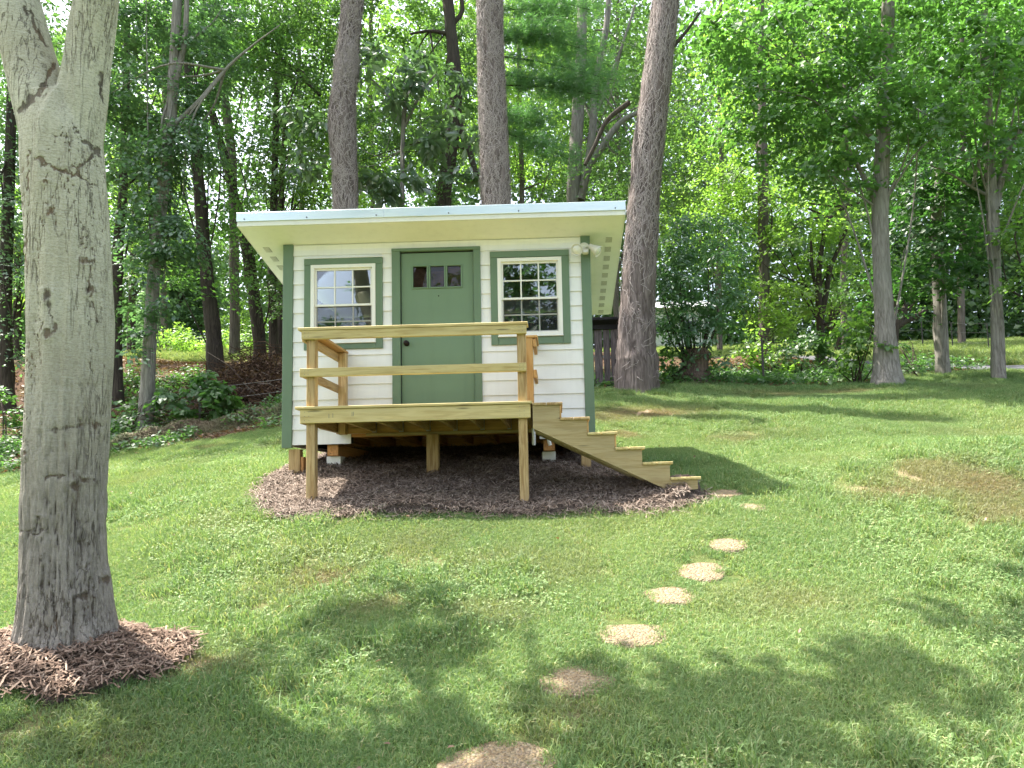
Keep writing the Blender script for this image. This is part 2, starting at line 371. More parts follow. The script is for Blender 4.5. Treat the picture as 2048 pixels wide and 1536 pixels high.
# openings: x0, x1, z0, z1
WL = (.325, 1.102, .915, 1.861); WR = (2.561, 3.326, .936, 1.878); DO = (1.397, 2.273, .0, 1.997)
HOLES = [WL, WR, DO]
# sheathing of the front wall with real openings, then the other walls
def rects(x0, x1, z0, z1, holes):
    xs = sorted({x0, x1, *[h[0] for h in holes], *[h[1] for h in holes]}); out = []
    for a, b in zip(xs[:-1], xs[1:]):
        hs_ = [h for h in holes if h[0] < (a+b)/2 < h[1]]; z = z0
        for h in sorted(hs_, key=lambda q: q[2]):
            if h[2] > z+1e-4: out.append((a, b, z, h[2]))
            z = h[3]
        if z < z1-1e-4: out.append((a, b, z, z1))
    return out
GAP = (.80, 3.02, -.5, -.176)
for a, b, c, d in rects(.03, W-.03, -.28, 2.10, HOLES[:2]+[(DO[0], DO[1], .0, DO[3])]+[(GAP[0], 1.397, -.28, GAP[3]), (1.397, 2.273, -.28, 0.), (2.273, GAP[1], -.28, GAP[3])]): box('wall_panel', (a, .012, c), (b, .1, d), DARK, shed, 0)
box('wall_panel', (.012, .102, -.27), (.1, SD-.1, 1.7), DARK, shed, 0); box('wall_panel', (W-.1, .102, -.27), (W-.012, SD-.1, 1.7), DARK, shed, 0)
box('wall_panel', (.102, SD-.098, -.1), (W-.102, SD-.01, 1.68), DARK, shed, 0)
box('floor_panel', (.02, .102, -.10), (W-.02, SD-.1, -.06), FLOORW, shed, 0)
# lap siding, one board per course and stretch
EXP = .1749; ZS = .4114
def lapboard(x0, x1, z0, z1, ax='front'):
    """clapboard: thick proud lower edge"""
    t0, t1 = .022, .005; f = (z1-z0)/.195; t1 = t0-(t0-t1)*min(1, f)
    n = x1-x0
    P = [(0, 0, 0), (n, 0, 0), (n, -t0, 0), (0, -t0, 0), (0, 0, z1-z0), (n, 0, z1-z0), (n, -t1, z1-z0), (0, -t1, z1-z0)]
    F = [(0, 3, 2, 1), (4, 5, 6, 7), (3, 7, 6, 2), (0, 4, 7, 3), (1, 2, 6, 5), (0, 1, 5, 4)]
    me = bpy.data.meshes.new('lap'); setmesh(me, P, F); me.materials.append(WHITE)
    if ax == 'front': put('siding_board', me, None, shed, (x0, .010, z0))
    elif ax == 'right': put('siding_board', me, None, shed, (W-.010, x0, z0), (0, 0, R(90)))
    elif ax == 'left': put('siding_board', me, None, shed, (.010, x1, z0), (0, 0, R(-90)))
    elif ax == 'back': put('siding_board', me, None, shed, (x1, SD-.008, z0), (0, 0, R(180)))
CUT = [(.30, 1.13, .89, 1.885), (2.535, 3.352, .91, 1.90), (1.35, 2.31, -.02, 2.02), (GAP[0], GAP[1], -.4, GAP[3])]
k0 = int(math.floor((-.29-ZS)/EXP)); zc = ZS+k0*EXP
courses = []
z = ZS-4*EXP
courses.append((-.292, .0)); 
z0 = -.292
lines = [ZS+k*EXP for k in range(-4, 11) if -.2 < ZS+k*EXP < 2.1]
bounds = [-.292]+lines+[2.115]
for a, b in zip(bounds[:-1], bounds[1:]):
    top = min(b+.012, 2.12)
    for p in rects(.108, W-.1, a, top, [c for c in CUT if c[2] < top and c[3] > a]):
        if p[3]-p[2] > .015 and p[1]-p[0] > .01: lapboard(*p)
    if b < 1.72:
        for ax, y0, y1 in (('right', .1, SD-.02), ('left', .1, SD-.02)): lapboard(y0, y1, a, top, ax)
        if a > -.1: lapboard(.1, W-.1, a, top, 'back')
for ax in ('right', 'left'): lapboard(.1, .9, bounds[-2]-.17, soff(.9), ax)
box('frieze_board', (.106, -.006, 2.02), (W-.098, .009, 2.117), SOFF, shed)
# corner boards
for x0, x1, zb in ((-.012, .106, -.325), (W-.10, W+.012, -.25)):
    box('corner_board', (x0, -.024, zb), (x1, .010, 2.126), GREEN, shed, .003)
box('corner_board', (-.014, .011, -.325), (.009, .11, 2.09), GREEN, shed, .003); box('corner_board', (W-.009, .011, -.25), (W+.014, .11, 2.09), GREEN, shed, .003)
for x in (-.012, W-.1): box('corner_board', (x, SD-.01, -.3), (x+.112, SD+.014, 1.66), GREEN, shed, .003)
# roof: sloping slab, soffit, fascia, metal edge
OL, OR = .3762, .3889
def slab(name, x0, x1, y0, y1, o0, o1, mat, parent=shed):
    """slab following the roof slope between offsets o0..o1 above the soffit plane"""
    V = [(x, y, soff(y)+o) for o in (o0, o1) for y in (y0, y1) for x in (x0, x1)]
    F = [(0, 2, 3, 1), (4, 5, 7, 6), (0, 1, 5, 4), (2, 6, 7, 3), (0, 4, 6, 2), (1, 3, 7, 5)]
    return mk(name, V, F, mat, parent)
roof = slab('roof', -OL-.014, W+OR+.014, EY-.014, EY+RD+.01, .135, .157, METAL)
slab('soffit', -OL, W+OR, EY+.004, EY+RD-.02, .0, .02, SOFF)
slab('roof_deck', -OL+.02, W+OR-.02, EY+.03, EY+RD-.03, .022, .133, DARK)
box('fascia', (-OL+.002, EY-.006, EZ-.004), (W+OR-.002, EY+.018, EZ+.10), TRIMW, shed, .002)
seam = 1.30
box('drip_edge', (-OL-.016, EY-.018, EZ+.050), (seam, EY-.008, EZ+.154), METAL, shed, .002)
box('drip_edge', (seam+.003, EY-.020, EZ+.050), (W+OR+.016, EY-.009, EZ+.156), METAL, shed, .002)
for s, x in ((-1, -OL), (1, W+OR)):
    a = (x+s*.006, EY+.004, EZ+.045); b = (x+s*.006, EY+RD, EZ-DR+.045); beam('fascia', a, b, .02, .095, TRIMW, shed, (1, 0, 0), .002)
    a = (x+s*.016, EY+.002, EZ+.105); b = (x+s*.016, EY+RD, EZ-DR+.105); beam('drip_edge', a, b, .008, .10, METAL, shed, (1, 0, 0), .002)
box('fascia', (-OL+.01, EY+RD-.02, EZ-DR), (W+OR-.01, EY+RD, EZ-DR+.12), TRIMW, shed, .002)
_scr = None
def cyl(name, c, r, l, axis, mat, parent, n=12, r2=None):
    r2 = r if r2 is None else r2; a = Vector(axis).normalized(); u = a.orthogonal().normalized(); w = a.cross(u); V = []
    for k, (rr, s) in enumerate(((r, -.5), (r2, .5))):
        for i in range(n): t = 2*math.pi*i/n; V.append(Vector(c)+a*l*s+(u*math.cos(t)+w*math.sin(t))*rr)
    F = [(i, (i+1) % n, n+(i+1) % n, n+i) for i in range(n)]+[tuple(range(n))[::-1], tuple(range(n, 2*n))]
    return mk(name, V, F, mat, parent)
for x in (-.30, .42, 1.22, 2.05, 2.85, 3.95): cyl('screw', (x, EY-.022, EZ+.075), .008, .008, (0, -1, 0), SCREW, shed, 8)
# soffit vents
def vent(x, y):
    d = -DR/RD; n = 6; V = []; F = []
    def q(a, b, c, e, dz):
        i = len(V); V.extend([(x+a, y+c, soff(y+c)-dz), (x+b, y+c, soff(y+c)-dz), (x+b, y+e, soff(y+e)-dz), (x+a, y+e, soff(y+e)-dz), (x+a, y+c, soff(y+c)-dz+.004), (x+b, y+c, soff(y+c)-dz+.004), (x+b, y+e, soff(y+e)-dz+.004), (x+a, y+e, soff(y+e)-dz+.004)])
        F.extend([tuple(i+j for j in f) for f in ((0, 3, 2, 1), (4, 5, 6, 7), (0, 1, 5, 4), (1, 2, 6, 5), (2, 3, 7, 6), (3, 0, 4, 7))])
    o = slab('soffit_vent', x-.038, x+.038, y-.052, y+.052, -.0035, -.0005, VENT)
    for k in range(7):
        a = -.036+k*.0105; q(a, a+.004, -.05, .05, .0075)
    mk('louver', V, F, SOFF, o)
for k in range(10): vent(W+.245, .082+k*.2035); vent(-.245, .082+k*.2035)
# windows
def window(x0, x1, z0, z1, tx0, tx1, tz0, tz1, bright):
    w = box('window', (x0, .0, z0), (x0+.055, .07, z1), TRIMW, shed, .004)      # left jamb carries the rest
    w.rotation_euler = (0, 0, 0); 
    bpy.data.objects.remove(w)
    # frame as one mesh (four jambs)
    def ring(a0, a1, c0, c1, t, y0, y1):
        o = [(a0, c0), (a1, c0), (a1, c1), (a0, c1)]; i_ = [(a0+t, c0+t), (a1-t, c0+t), (a1-t, c1-t), (a0+t, c1-t)]
        V = [(x, y0, z) for x, z in o]+[(x, y0, z) for x, z in i_]+[(x, y1, z) for x, z in o]+[(x, y1, z) for x, z in i_]; F = []
        for k in range(4):
            n = (k+1) % 4; F += [(k, n, 4+n, 4+k), (8+k, 12+k, 12+n, 8+n), (k, 8+k, 8+n, n), (4+k, 4+n, 12+n, 12+k)]
        return V, F
    V, F = ring(x0, x1, z0, z1, .042, -.034, .05); win = mk('window', V, F, TRIMW, shed, ((x0+x1)/2, 0, z0))
    zm = z0+(z1-z0)*.488; gx0, gx1 = x0+.042, x1-.042
    for (a, b, y, up) in ((zm-.018, z1-.042, .004, True), (z0+.042, zm+.018, .022, False)):
        t = .024
        V, F = ring(gx0, gx1, a, b, t, y-.012, y+.014); s = mk('sash', V, F, TRIMW, win)
        X0, X1, Z0, Z1 = gx0+t, gx1-t, a+t, b-t
        for i in range(3):
            for j in range(2):
                xa, xb = X0+(X1-X0)*i/3, X0+(X1-X0)*(i+1)/3; za, zb = Z0+(Z1-Z0)*j/2, Z0+(Z1-Z0)*(j+1)/2
                box('pane', (xa+.001, y-.002, za+.001), (xb-.001, y+.002, zb-.001), GLASS, win, 0)
        for i in (1, 2): xa = X0+(X1-X0)*i/3; box('muntin', (xa-.0085, y-.008, Z0), (xa+.0085, y-.0025, Z1), TRIMW, win, .002)
        za = (Z0+Z1)/2; box('muntin', (X0, y-.0095, za-.0085), (X1, y-.0028, za+.0085), TRIMW, win, .002)
        if not up: box('insect_screen', (X0-.01, y-.0185, Z0-.01), (X1+.01, y-.0175, Z1+.01), SCREEN, win, 0)
    box('sill', (x0-.004, -.046, z0-.014), (x1+.004, -.001, z0-.001), TRIMW, win, .003)
    # green casing
    box('window_casing', (tx0, -.030, tz0), (x0-.001, .009, tz1-.076), GREEN, shed, .003); box('window_casing', (x1+.001, -.030, tz0), (tx1, .009, tz1-.076), GREEN, shed, .003)
    box('window_casing', (tx0-.002, -.033, tz1-.075), (tx1+.002, .009, tz1), GREEN, shed, .003); box('window_casing', (x0, -.028, tz0), (x1, .009, z0-.016), GREEN, shed, .003)
    box('head_flashing', (tx0-.006, -.038, tz1+.001), (tx1+.006, .0, tz1+.006), TRIMW, shed, 0)
window(*WL, .246, 1.185, .834, 1.937, True); window(*WR, 2.476, 3.415, .832, 1.962, False)
# door
for a, b in ((1.298, 1.396), (2.274, 2.358)): box('door_casing', (a, -.030, -.06), (b, .009, 1.998), GREEN, shed, .003)
box('door_casing', (1.296, -.033, 1.9985), (2.360, .009, 2.036), GREEN, shed, .003)
LIT = [(1.546, 1.711), (1.754, 1.919), (1.958, 2.12)]
dv, dF = [], []
door = None
for n, (a, b, c, d) in enumerate(rects(1.404, 2.267, -.04, 1.985, [(p, q, 1.563, 1.819) for p, q in LIT])):
    i = len(dv); dv += [(a, .012, c), (b, .012, c), (b, .012, d), (a, .012, d), (a, .05, c), (b, .05, c), (b, .05, d), (a, .05, d)]
    dF += [tuple(i+j for j in f) for f in ((0, 1, 2, 3), (5, 4, 7, 6), (0, 4, 5, 1), (2, 6, 7, 3), (1, 5, 6, 2), (0, 3, 7, 4))]
door = mk('door', dv, dF, DOORG, shed, (1.83, .03, 0))
for p, q in LIT:
    for a, b, c, d in ((p-.017, p, 1.546, 1.836), (q, q+.017, 1.546, 1.836), (p, q, 1.546, 1.563), (p, q, 1.819, 1.836)): box('light_trim', (a, .000, c), (b, .011, d), DOORG, door, .003)
    box('pane', (p, .022, 1.563), (q, .026, 1.819), GLASSD, door, 0)
CURT = plain('brown_curtain', (.13, .095, .08), .9, 0, .2, .5, 14)
for (p, q), c in zip(LIT, (.0, .06, .0)): box('curtain', (p-.01, .052, 1.55), (q+.01, .055, 1.83-c), CURT, door, 0)
box('threshold', (1.397, -.02, -.06), (2.273, .05, -.042), GALV, shed, .003)
def lathe(name, c, axis, prof, mat, parent, n=20):
    a = Vector(axis).normalized(); u = a.orthogonal().normalized(); w = a.cross(u); V = []; F = []
    for s, r in prof:
        for i in range(n): t = 2*math.pi*i/n; V.append(Vector(c)+a*s+(u*math.cos(t)+w*math.sin(t))*max(r, 1e-4))
    for k in range(len(prof)-1):
        for i in range(n): F.append((k*n+i, k*n+(i+1) % n, (k+1)*n+(i+1) % n, (k+1)*n+i))
    return mk(name, V, F, mat, parent, smooth=True)
lathe('door_knob', (1.463, .012, .887), (0, -1, 0), [(0, .033), (.006, .033), (.01, .014), (.03, .012), (.036, .026), (.05, .031), (.06, .024), (.064, 0)], BRONZE, door)
lathe('lock_plate', (1.456, .012, 1.02), (0, -1, 0), [(0, .012), (.008, .012), (.012, .006), (.012, 0)], GALV, door, 12)
lathe('peephole', (1.85, .012, 1.455), (0, -1, 0), [(0, .008), (.004, .008), (.005, 0)], BRONZE, door, 10)
# floor frame seen from below
box('rim_joist', (.11, .014, -.215), (W-.11, .052, -.105), FLOORW, shed); box('rim_joist', (.11, SD-.145, -.235), (W-.11, SD-.105, -.105), FLOORW, shed)
for k in range(10): x = .14+k*.37; box('floor_joist', (x, .054, -.214), (x+.038, SD-.147, -.105), FLOORW, shed)
for x in (.50, 3.06): box('skid', (x, .06, -.425), (x+.13, SD-.12, -.296), FLOORW, shed)
for x0, x1 in ((.05, .185), (W-.16, W-.045)):
    box('corner_post', (x0, .03, -.82), (x1, .07+.06, -.34), POST, shed); box('corner_post', (x0+.02, SD-.16, -.4), (x1, SD-.05, -.28), POST, shed)
box('corner_post', (.19, .04, -.80), (.225, .13, -.43), FLOORW, shed)
box('footing', (.47, .12, -.70), (.64, .30, -.427), PVC, shed, .006); box('footing', (3.04, .2, -.70), (3.2, .36, -.427), PVC, shed, .006)

# flood light on the right corner board
fl = thing('flood_light', 'off-white twin-head motion flood light on the right corner of the shed', 'light', (3.61, -.03, 1.96))
lathe('base', (3.60, -.025, 1.975), (0, -1, 0), [(0, .062), (.02, .062), (.035, .045), (.045, .012), (.05, 0)], LAMPW, fl)
box('motion_sensor', (3.575, -.10, 1.885), (3.65, -.045, 1.945), LAMPW, fl, .012)
box('sensor_lens', (3.585, -.106, 1.893), (3.64, -.101, 1.925), BULB, fl, .004)
def head(c, ax):
    h = lathe('lamp_head', c, ax, [(-.06, .0), (-.058, .028), (-.02, .034), (.03, .052), (.085, .072), (.088, .066), (.06, .05)], LAMPW, fl)
    a = Vector(ax).normalized()
    lathe('bulb', c, ax, [(.035, .05), (.07, .06), (.082, .045), (.088, 0)], BULB, h)
    p = Vector(c)-a*.055; q = Vector((3.60, -.06, 1.975)); d = q-p; cyl('arm', tuple((p+q)/2), .013, d.length, tuple(d), LAMPW, fl, 10)
head((3.525, -.13, 1.925), (-.25, -.9, -.42)); head((3.705, -.11, 1.94), (.72, -.22, -.62))

# ------------------------------------------------------------------ deck with stairs
deck = thing('wooden_deck', 'raised pressure-treated wood deck with railing and side stairs in front of the shed door', 'deck', (1.8, -.62, -.5))
DX0, DX1, DY = .608, 2.988, -1.2174
g = lambda x, y: float(hgt(x, y))
nb = 9; bw = (abs(DY)-.022)/nb
for k in range(nb):
    y0 = DY+k*bw; box('deck_board', (DX0+random.uniform(-.003, .003), y0, -.027), (DX1+random.uniform(-.003, .003), y0+bw-.005, 0), PINE, deck, .004)
box('rim_joist', (DX0+.045, DY+.016, -.168), (DX1-.02, DY+.054, -.029), PINE, deck)          # front
box('rim_joist', (DX0+.03, DY+.055, -.167), (DX0+.068, -.045, -.0295), POST, deck); box('rim_joist', (DX1-.06, DY+.055, -.167), (DX1-.021, -.045, -.0295), POST, deck)
box('ledger', (DX0+.03, -.044, -.178), (DX1-.02, -.019, -.0295), CEDAR, deck)
box('ledger_beam', (1.0, -.083, -.215), (DX1-.02, -.046, -.1795), OLDPINE, deck)
for k in range(6):
    x = 1.08+k*.315; box('joist', (x, DY+.056, -.166), (x+.038, -.046, -.0295), POST, deck)
    for y in (-.10,):
        box('joist_hanger', (x-.004, y, -.171), (x+.042, y+.052, -.1662), GALV, deck, 0); box('joist_hanger', (x+.0385, y, -.165), (x+.0415, y+.052, -.05), GALV, deck, 0)
PW = .089
def post(x, y, z1, z0=None, mat=POST, w=PW):
    z0 = g(x, y)-.12 if z0 is None else z0
    return box('post', (x-w/2, y-PW/2, z0), (x+w/2, y+PW/2, z1), mat, deck, .005)
fpy = DY+.016+.038+PW/2+.001
post(.747, fpy, .768); post(2.888, fpy, .768)
post(.735, -.075-.02, .765, -.19); post(1.79, -.075-.045, -.2155, w=.14)
post(2.935, -.45, .80, -.165, CEDAR)
# front rails
box('top_rail', (.664, fpy-PW/2-.040, .688), (2.944, fpy-PW/2-.001, .777), PINE, deck)
box('cap_rail', (.628, fpy-.09, .7785), (2.958, fpy+.06, .808), PINE, deck)
box('mid_rail', (.648, fpy-PW/2-.040, .303), (2.936, fpy-PW/2-.001, .390), PINE, deck)
# left side rails
box('top_rail', (.655, fpy-PW/2+.001, .672), (.692, -.05, .760), POST, deck); box('cap_rail', (.645, fpy+.062, .770), (.782, -.035, .797), CEDAR, deck)
box('mid_rail', (.655, fpy-PW/2+.001, .303), (.692, -.05, .390), POST, deck)
# right side rails between the stair opening and the wall
box('top_rail', (2.981, -.50, .700), (3.018, -.03, .789), CEDAR, deck); box('cap_rail', (2.905, -.505, .8015), (3.035, -.025, .829), CEDAR, deck)
box('mid_rail', (2.981, -.50, .353), (3.018, -.03, .442), CEDAR, deck)
# screws in rail ends and rim
for x0, z0_, n in ((.70, .735, 2), (.70, .345, 2), (2.87, .735, 2), (2.87, .345, 2)):
    for i in range(2):
        for j in range(2): cyl('screw', (x0+.035*i, fpy-PW/2-.041, z0_-.018+.036*j), .0035, .003, (0, -1, 0), SCREW, deck, 6)
for x0 in (.70, .745, 2.86, 2.905):
    for j in range(3): cyl('screw', (x0, DY+.015, -.055-.042*j), .0035, .003, (0, -1, 0), SCREW, deck, 6)
for x_, z_ in ((.945, -.10), (.985, -.095), (1.178, -.085), (1.192, -.085)): box('pencil_mark', (x_, DY+.0145, z_-.022), (x_+.0035, DY+.0158, z_+.022), SCREW, deck, 0)
# stairs down to the right
RUN, RISE, NS = .2685, .1545, 6
SY0, SY1 = DY+.02, -.50
def stringer(y0, y1, mat):
    P = []
    x = DX1+.001
    for i in range(NS):
        zt = -.048-RISE*i; P += [(x+RUN*i, zt), (x+RUN*(i+1), zt)]
    xe = x+RUN*NS; P += [(xe, -.048-RISE*NS+.06)]
    zb = -.048-RISE*(NS-1); P += [(xe-.27, zb-RISE*.72), (x, -.275)]
    V = [(a, y0, b) for a, b in P]+[(a, y1, b) for a, b in P]; n = len(P)
    F = [tuple(range(n))[::-1], tuple(range(n, 2*n))]+[(i, (i+1) % n, n+(i+1) % n, n+i) for i in range(n)]
    return mk('stringer', V, F, mat, deck, (x, y0, -.1))
stringer(SY0, SY0+.038, OLDPINE); stringer(SY1-.038, SY1, OLDPINE); stringer((SY0+SY1)/2-.019, (SY0+SY1)/2+.019, OLDPINE)
for i in range(NS):
    zt = -.048-RISE*i; x = DX1+.004+RUN*i
    for j in range(2):
        a = x+j*.137; box('tread', (a, SY0-.022+random.uniform(-.003, .003), zt+.001), (a+.133+.026*j, SY1+.02, zt+.028), PINE if i > 1 else POST, deck, .004)
    if i < 3: box('riser', (x+RUN-.003, SY0+.001, zt-RISE+.032), (x+RUN+.014, SY1-.002, zt-.001), CEDAR, deck, .003)
cyl('drain_pipe', (2.955, -.13, -.27), .022, .2, (0, 0, 1), PVC, deck, 12); cyl('drain_pipe', (3.11, -.09, -.25), .022, .26, (.25, 0, -1), PVC, deck, 12)

# ------------------------------------------------------------------ stepping stones
def _stonemat():
    M = Mat('exposed_aggregate'); v = M.obj((1, 1, 1)); vo = M.n('TexVoronoi', Vector=v, Scale=62.)
    c = M.ramp(M.n('SeparateColor', Color=vo.outputs['Color']).outputs[0], [(0., (.16, .10, .05)), (.35, (.26, .18, .09)), (.65, (.32, .24, .13)), (.85, (.20, .14, .09)), (1., (.38, .31, .21))])
    c = M.mix(M.ramp(vo.outputs['Distance'], [(.5, 0.), (.75, .75)]), c, (.20, .16, .10))
    c = M.mix(M.ramp(M.noise(v, 6, 4, .6), [(.4, 0.), (.7, .55)]), c, (.16, .13, .075))
    M.p(Base_Color=c, Roughness=.8); M.bump(M.ramp(vo.outputs['Distance'], [(.1, 1.), (.75, 0.)]), 1., .012); return M.m
STONE = _stonemat()
STN = []
names = ['half cut off by the bottom edge, nearest of the stepping stones', 'in dark shade, second nearest stepping stone', 'at the edge of the shade, third nearest stepping stone', 'pale and sunlit in mid lawn, fourth nearest stepping stone',
         'pale and sunlit, fifth nearest stepping stone', 'narrow-looking and sunlit, sixth nearest stepping stone', 'mostly overgrown by grass, small far stepping stone right of the stairs', 'dull and shaded beside the bottom stair tread, farthest stepping stone']
for k, (x, y, r) in enumerate(((990, 1545, .26), (1152, 1368, .205), (1266, 1271, .22), (1340, 1193, .20), (1398, 1143, .215), (1456, 1088, .175), (1505, 1016, .14), (1450, 987, .19))):
    p = ground_at(x, y); n = 26; V = []; F = []
    for ring_, (rr, dz) in enumerate(((1, -.05), (1, .006), (.95, .016), (.5, .018))):
        for i in range(n):
            t = 2*math.pi*i/n; q = r*rr*(1+.07*math.sin(2*t+k)+.035*math.sin(5*t+2*k)+.03*math.sin(3*t+3*k)); X, Y = p[0]+q*math.cos(t), p[1]+q*.94*math.sin(t)
            V.append((X, Y, p[2]+.72*(hgt(X, Y, False)-hgt(p[0], p[1], False))+dz-.006))
    V.append((p[0], p[1], p[2]+.018))
    for a in range(3):
        for i in range(n): F.append((a*n+i, a*n+(i+1) % n, (a+1)*n+(i+1) % n, (a+1)*n+i))
    F += [(3*n+i, 3*n+(i+1) % n, 4*n) for i in range(n)]
    o = mk('stepping_stone', V, F, STONE, None, tuple(p), True)
    # proud pebbles of the aggregate face
    tag(o, 'round tan pebble-faced stone '+names[k], 'stepping stone', 'stepping stones across the lawn'); STN.append((p[0], p[1], r))
# ------------------------------------------------------------------ foliage builders
CM = 2.3
def unit(v): return v/np.maximum(np.linalg.norm(v, axis=-1, keepdims=True), 1e-9)
def rdir(n): return unit(rng.normal(size=(n, 3)))
def leaf_arrays(P, N, L, wid=.55, fold=.12, detail=1, T=None, droop=0.):
    """blades: base, sides, tip, folded along the midrib; detail 2 gives a fuller outline"""
    n = len(P); N = unit(N)
    T = unit(rng.normal(size=(n, 3))) if T is None else T
    T = unit(T-N*(T*N).sum(1)[:, None]); B = np.cross(N, T); L = np.broadcast_to(L, (n,))[:, None]
    T = unit(T+np.array([0, 0, -1.])*droop)
    if detail == 1:
        V = np.stack([P, P+T*L*.45+B*L*wid/2+N*L*fold, P+T*L, P+T*L*.45-B*L*wid/2+N*L*fold], 1)
        F = np.array([[0, 1, 2], [0, 2, 3]])
    else:
        m = P+T*L*.55
        V = np.stack([P, P+T*L*.28+B*L*wid*.36+N*L*fold*.7, P+T*L*.66+B*L*wid*.5+N*L*fold, P+T*L-N*L*fold*.4, P+T*L*.66-B*L*wid*.5+N*L*fold, P+T*L*.28-B*L*wid*.36+N*L*fold*.7, m], 1)
        F = np.array([[0, 1, 6], [1, 2, 6], [2, 3, 6], [3, 4, 6], [4, 5, 6], [5, 0, 6]])
    k = V.shape[1]; F = (F[None]+np.arange(n)[:, None, None]*k).reshape(-1, 3)
    return V.reshape(-1, 3), F
def join(parts):
    Vs, Fs, o = [], [], 0
    for V, F in parts: Vs.append(V); Fs.append(F+o); o += len(V)
    return np.concatenate(Vs), np.concatenate(Fs)
def clumps(blobs, size, cov=1.6, clump=.42, flat=.35, wid=.55, detail=1, up=.9, surf=.5, jitter=.35, maxn=60000, droop=.15, tier=0.):
    """blobs: (centre xyz, rx, ry, rz). Leaves gathered in flattened sprays scattered through each ellipsoid"""
    out = []
    for (c, rx, ry, rz) in blobs:
        n = int(min(maxn, CM*cov*math.pi*rx*rz/(.38*size*size)))
        nc = max(3, int(n/46)); d = rdir(nc); rad = rng.random(nc)**(1/3.)*(1-surf)+surf*(.75+.3*rng.random(nc))
        cen = np.array(c)+d*rad[:, None]*np.array([rx, ry, rz])
        cen += .25*clump*rng.normal(size=cen.shape)
        if tier: cen[:, 2] = np.round((cen[:, 2]+.18*cen[:, 0])/tier)*tier-.18*cen[:, 0]+.07*tier*rng.normal(size=nc)
        per = rng.poisson(46, nc)+4; idx = np.repeat(np.arange(nc), per); m = len(idx)
        tilt = unit(np.stack([.35*rng.normal(size=nc), .35*rng.normal(size=nc), np.ones(nc)], 1)+.5*d*np.array([1, 1, .2]))[idx]
        r = clump*(.6+.8*rng.random(nc))[idx]
        off = rng.normal(size=(m, 3))*.55; off -= tilt*((off*tilt).sum(1)*(1-flat))[:, None]
        P = cen[idx]+off*r[:, None]
        N = unit(tilt*up+rng.normal(size=(m, 3))*jitter)
        T = unit(off+.5*rng.normal(size=(m, 3)))
        L = size*(.6+.75*rng.random(m))
        out.append(leaf_arrays(P, N, L, wid, .10, detail, T, droop))
    return join(out)
def spline(pts, n):
    P = np.array(pts, float); k = len(P)
    if k == 2: t = np.linspace(0, 1, n)[:, None]; return P[0]*(1-t)+P[1]*t
    Q = np.vstack([2*P[0]-P[1], P, 2*P[-1]-P[-2]]); out = []
    for u in np.linspace(0, k-1-1e-6, n):
        i = int(u); t = u-i; a, b, c, d = Q[i:i+4]
        out.append(.5*((2*b)+(-a+c)*t+(2*a-5*b+4*c-d)*t*t+(-a+3*b-3*c+d)*t**3))
    return np.array(out)
def tube(pts, nseg=12, step=.18, rough=.06, k=0, flare=0., cap=True):
    """pts: (x,y,z,r); bark lumps and a root flare"""
    pts = np.array(pts, float); L = np.linalg.norm(np.diff(pts[:, :3], axis=0), axis=1).sum()
    n = max(4, int(L/step)); S = spline(pts, n); C_, r = S[:, :3], np.maximum(S[:, 3], .004)
    T = unit(np.gradient(C_, axis=0)); ref = np.array([0, 1., 0.]) if abs(T[:, 2]).mean() > .5 else np.array([0, 0, 1.])
    U = unit(np.cross(T, ref)); Wv = np.cross(T, U); th = np.linspace(0, 2*math.pi, nseg, endpoint=False)
    D = U[:, None]*np.cos(th)[None, :, None]+Wv[:, None]*np.sin(th)[None, :, None]
    s = np.linspace(0, L, n)
    q = np.stack([np.broadcast_to(np.cos(th)*2+k*3.1, (n, nseg)), np.broadcast_to(np.sin(th)*2, (n, nseg)), np.broadcast_to(s[:, None]*1.6, (n, nseg))], -1)
    rr = r[:, None]*(1+rough*2*fbm(q, 3, k))
    if flare: rr = rr*(1+flare*np.exp(-s/.28)[:, None]*(1+.5*np.sin(th*5+k)[None]+.3*np.sin(th*3+2*k)[None]))
    V = C_[:, None]+D*rr[..., None]
    i = (np.arange(n-1)[:, None]*nseg+np.arange(nseg)[None]); j = (np.arange(n-1)[:, None]*nseg+(np.arange(nseg)+1)[None] % nseg)
    F = np.stack([i, j, j+nseg, i+nseg], -1).reshape(-1, 4)
    return V.reshape(-1, 3), F
def px_tube(pl, Y):
    """photo polyline (x, y, width px[, Y]) -> world points with radius"""
    out = []
    for p in pl:
        yy = p[3] if len(p) > 3 else Y; w = at(p[0], p[1], yy); out.append((*w, p[2]/2/ppm(yy)))
    return out
def ribbons(paths, width, Nn):
    """flat strips along (m,k,3) paths with outward normals Nn"""
    m, k, _ = paths.shape; T = unit(np.gradient(paths, axis=1)); B = unit(np.cross(T, Nn)); w = np.broadcast_to(width, (m,))[:, None, None]
    V = np.stack([paths-B*w/2+Nn*0, paths+B*w/2], 2)
    V = V+Nn[:, :, None]*0
    a = np.arange(k-1)*2; F = np.stack([a, a+1, a+3, a+2], 1)
    F = (F[None]+np.arange(m)[:, None, None]*k*2).reshape(-1, 4)
    return V.reshape(-1, 3), F
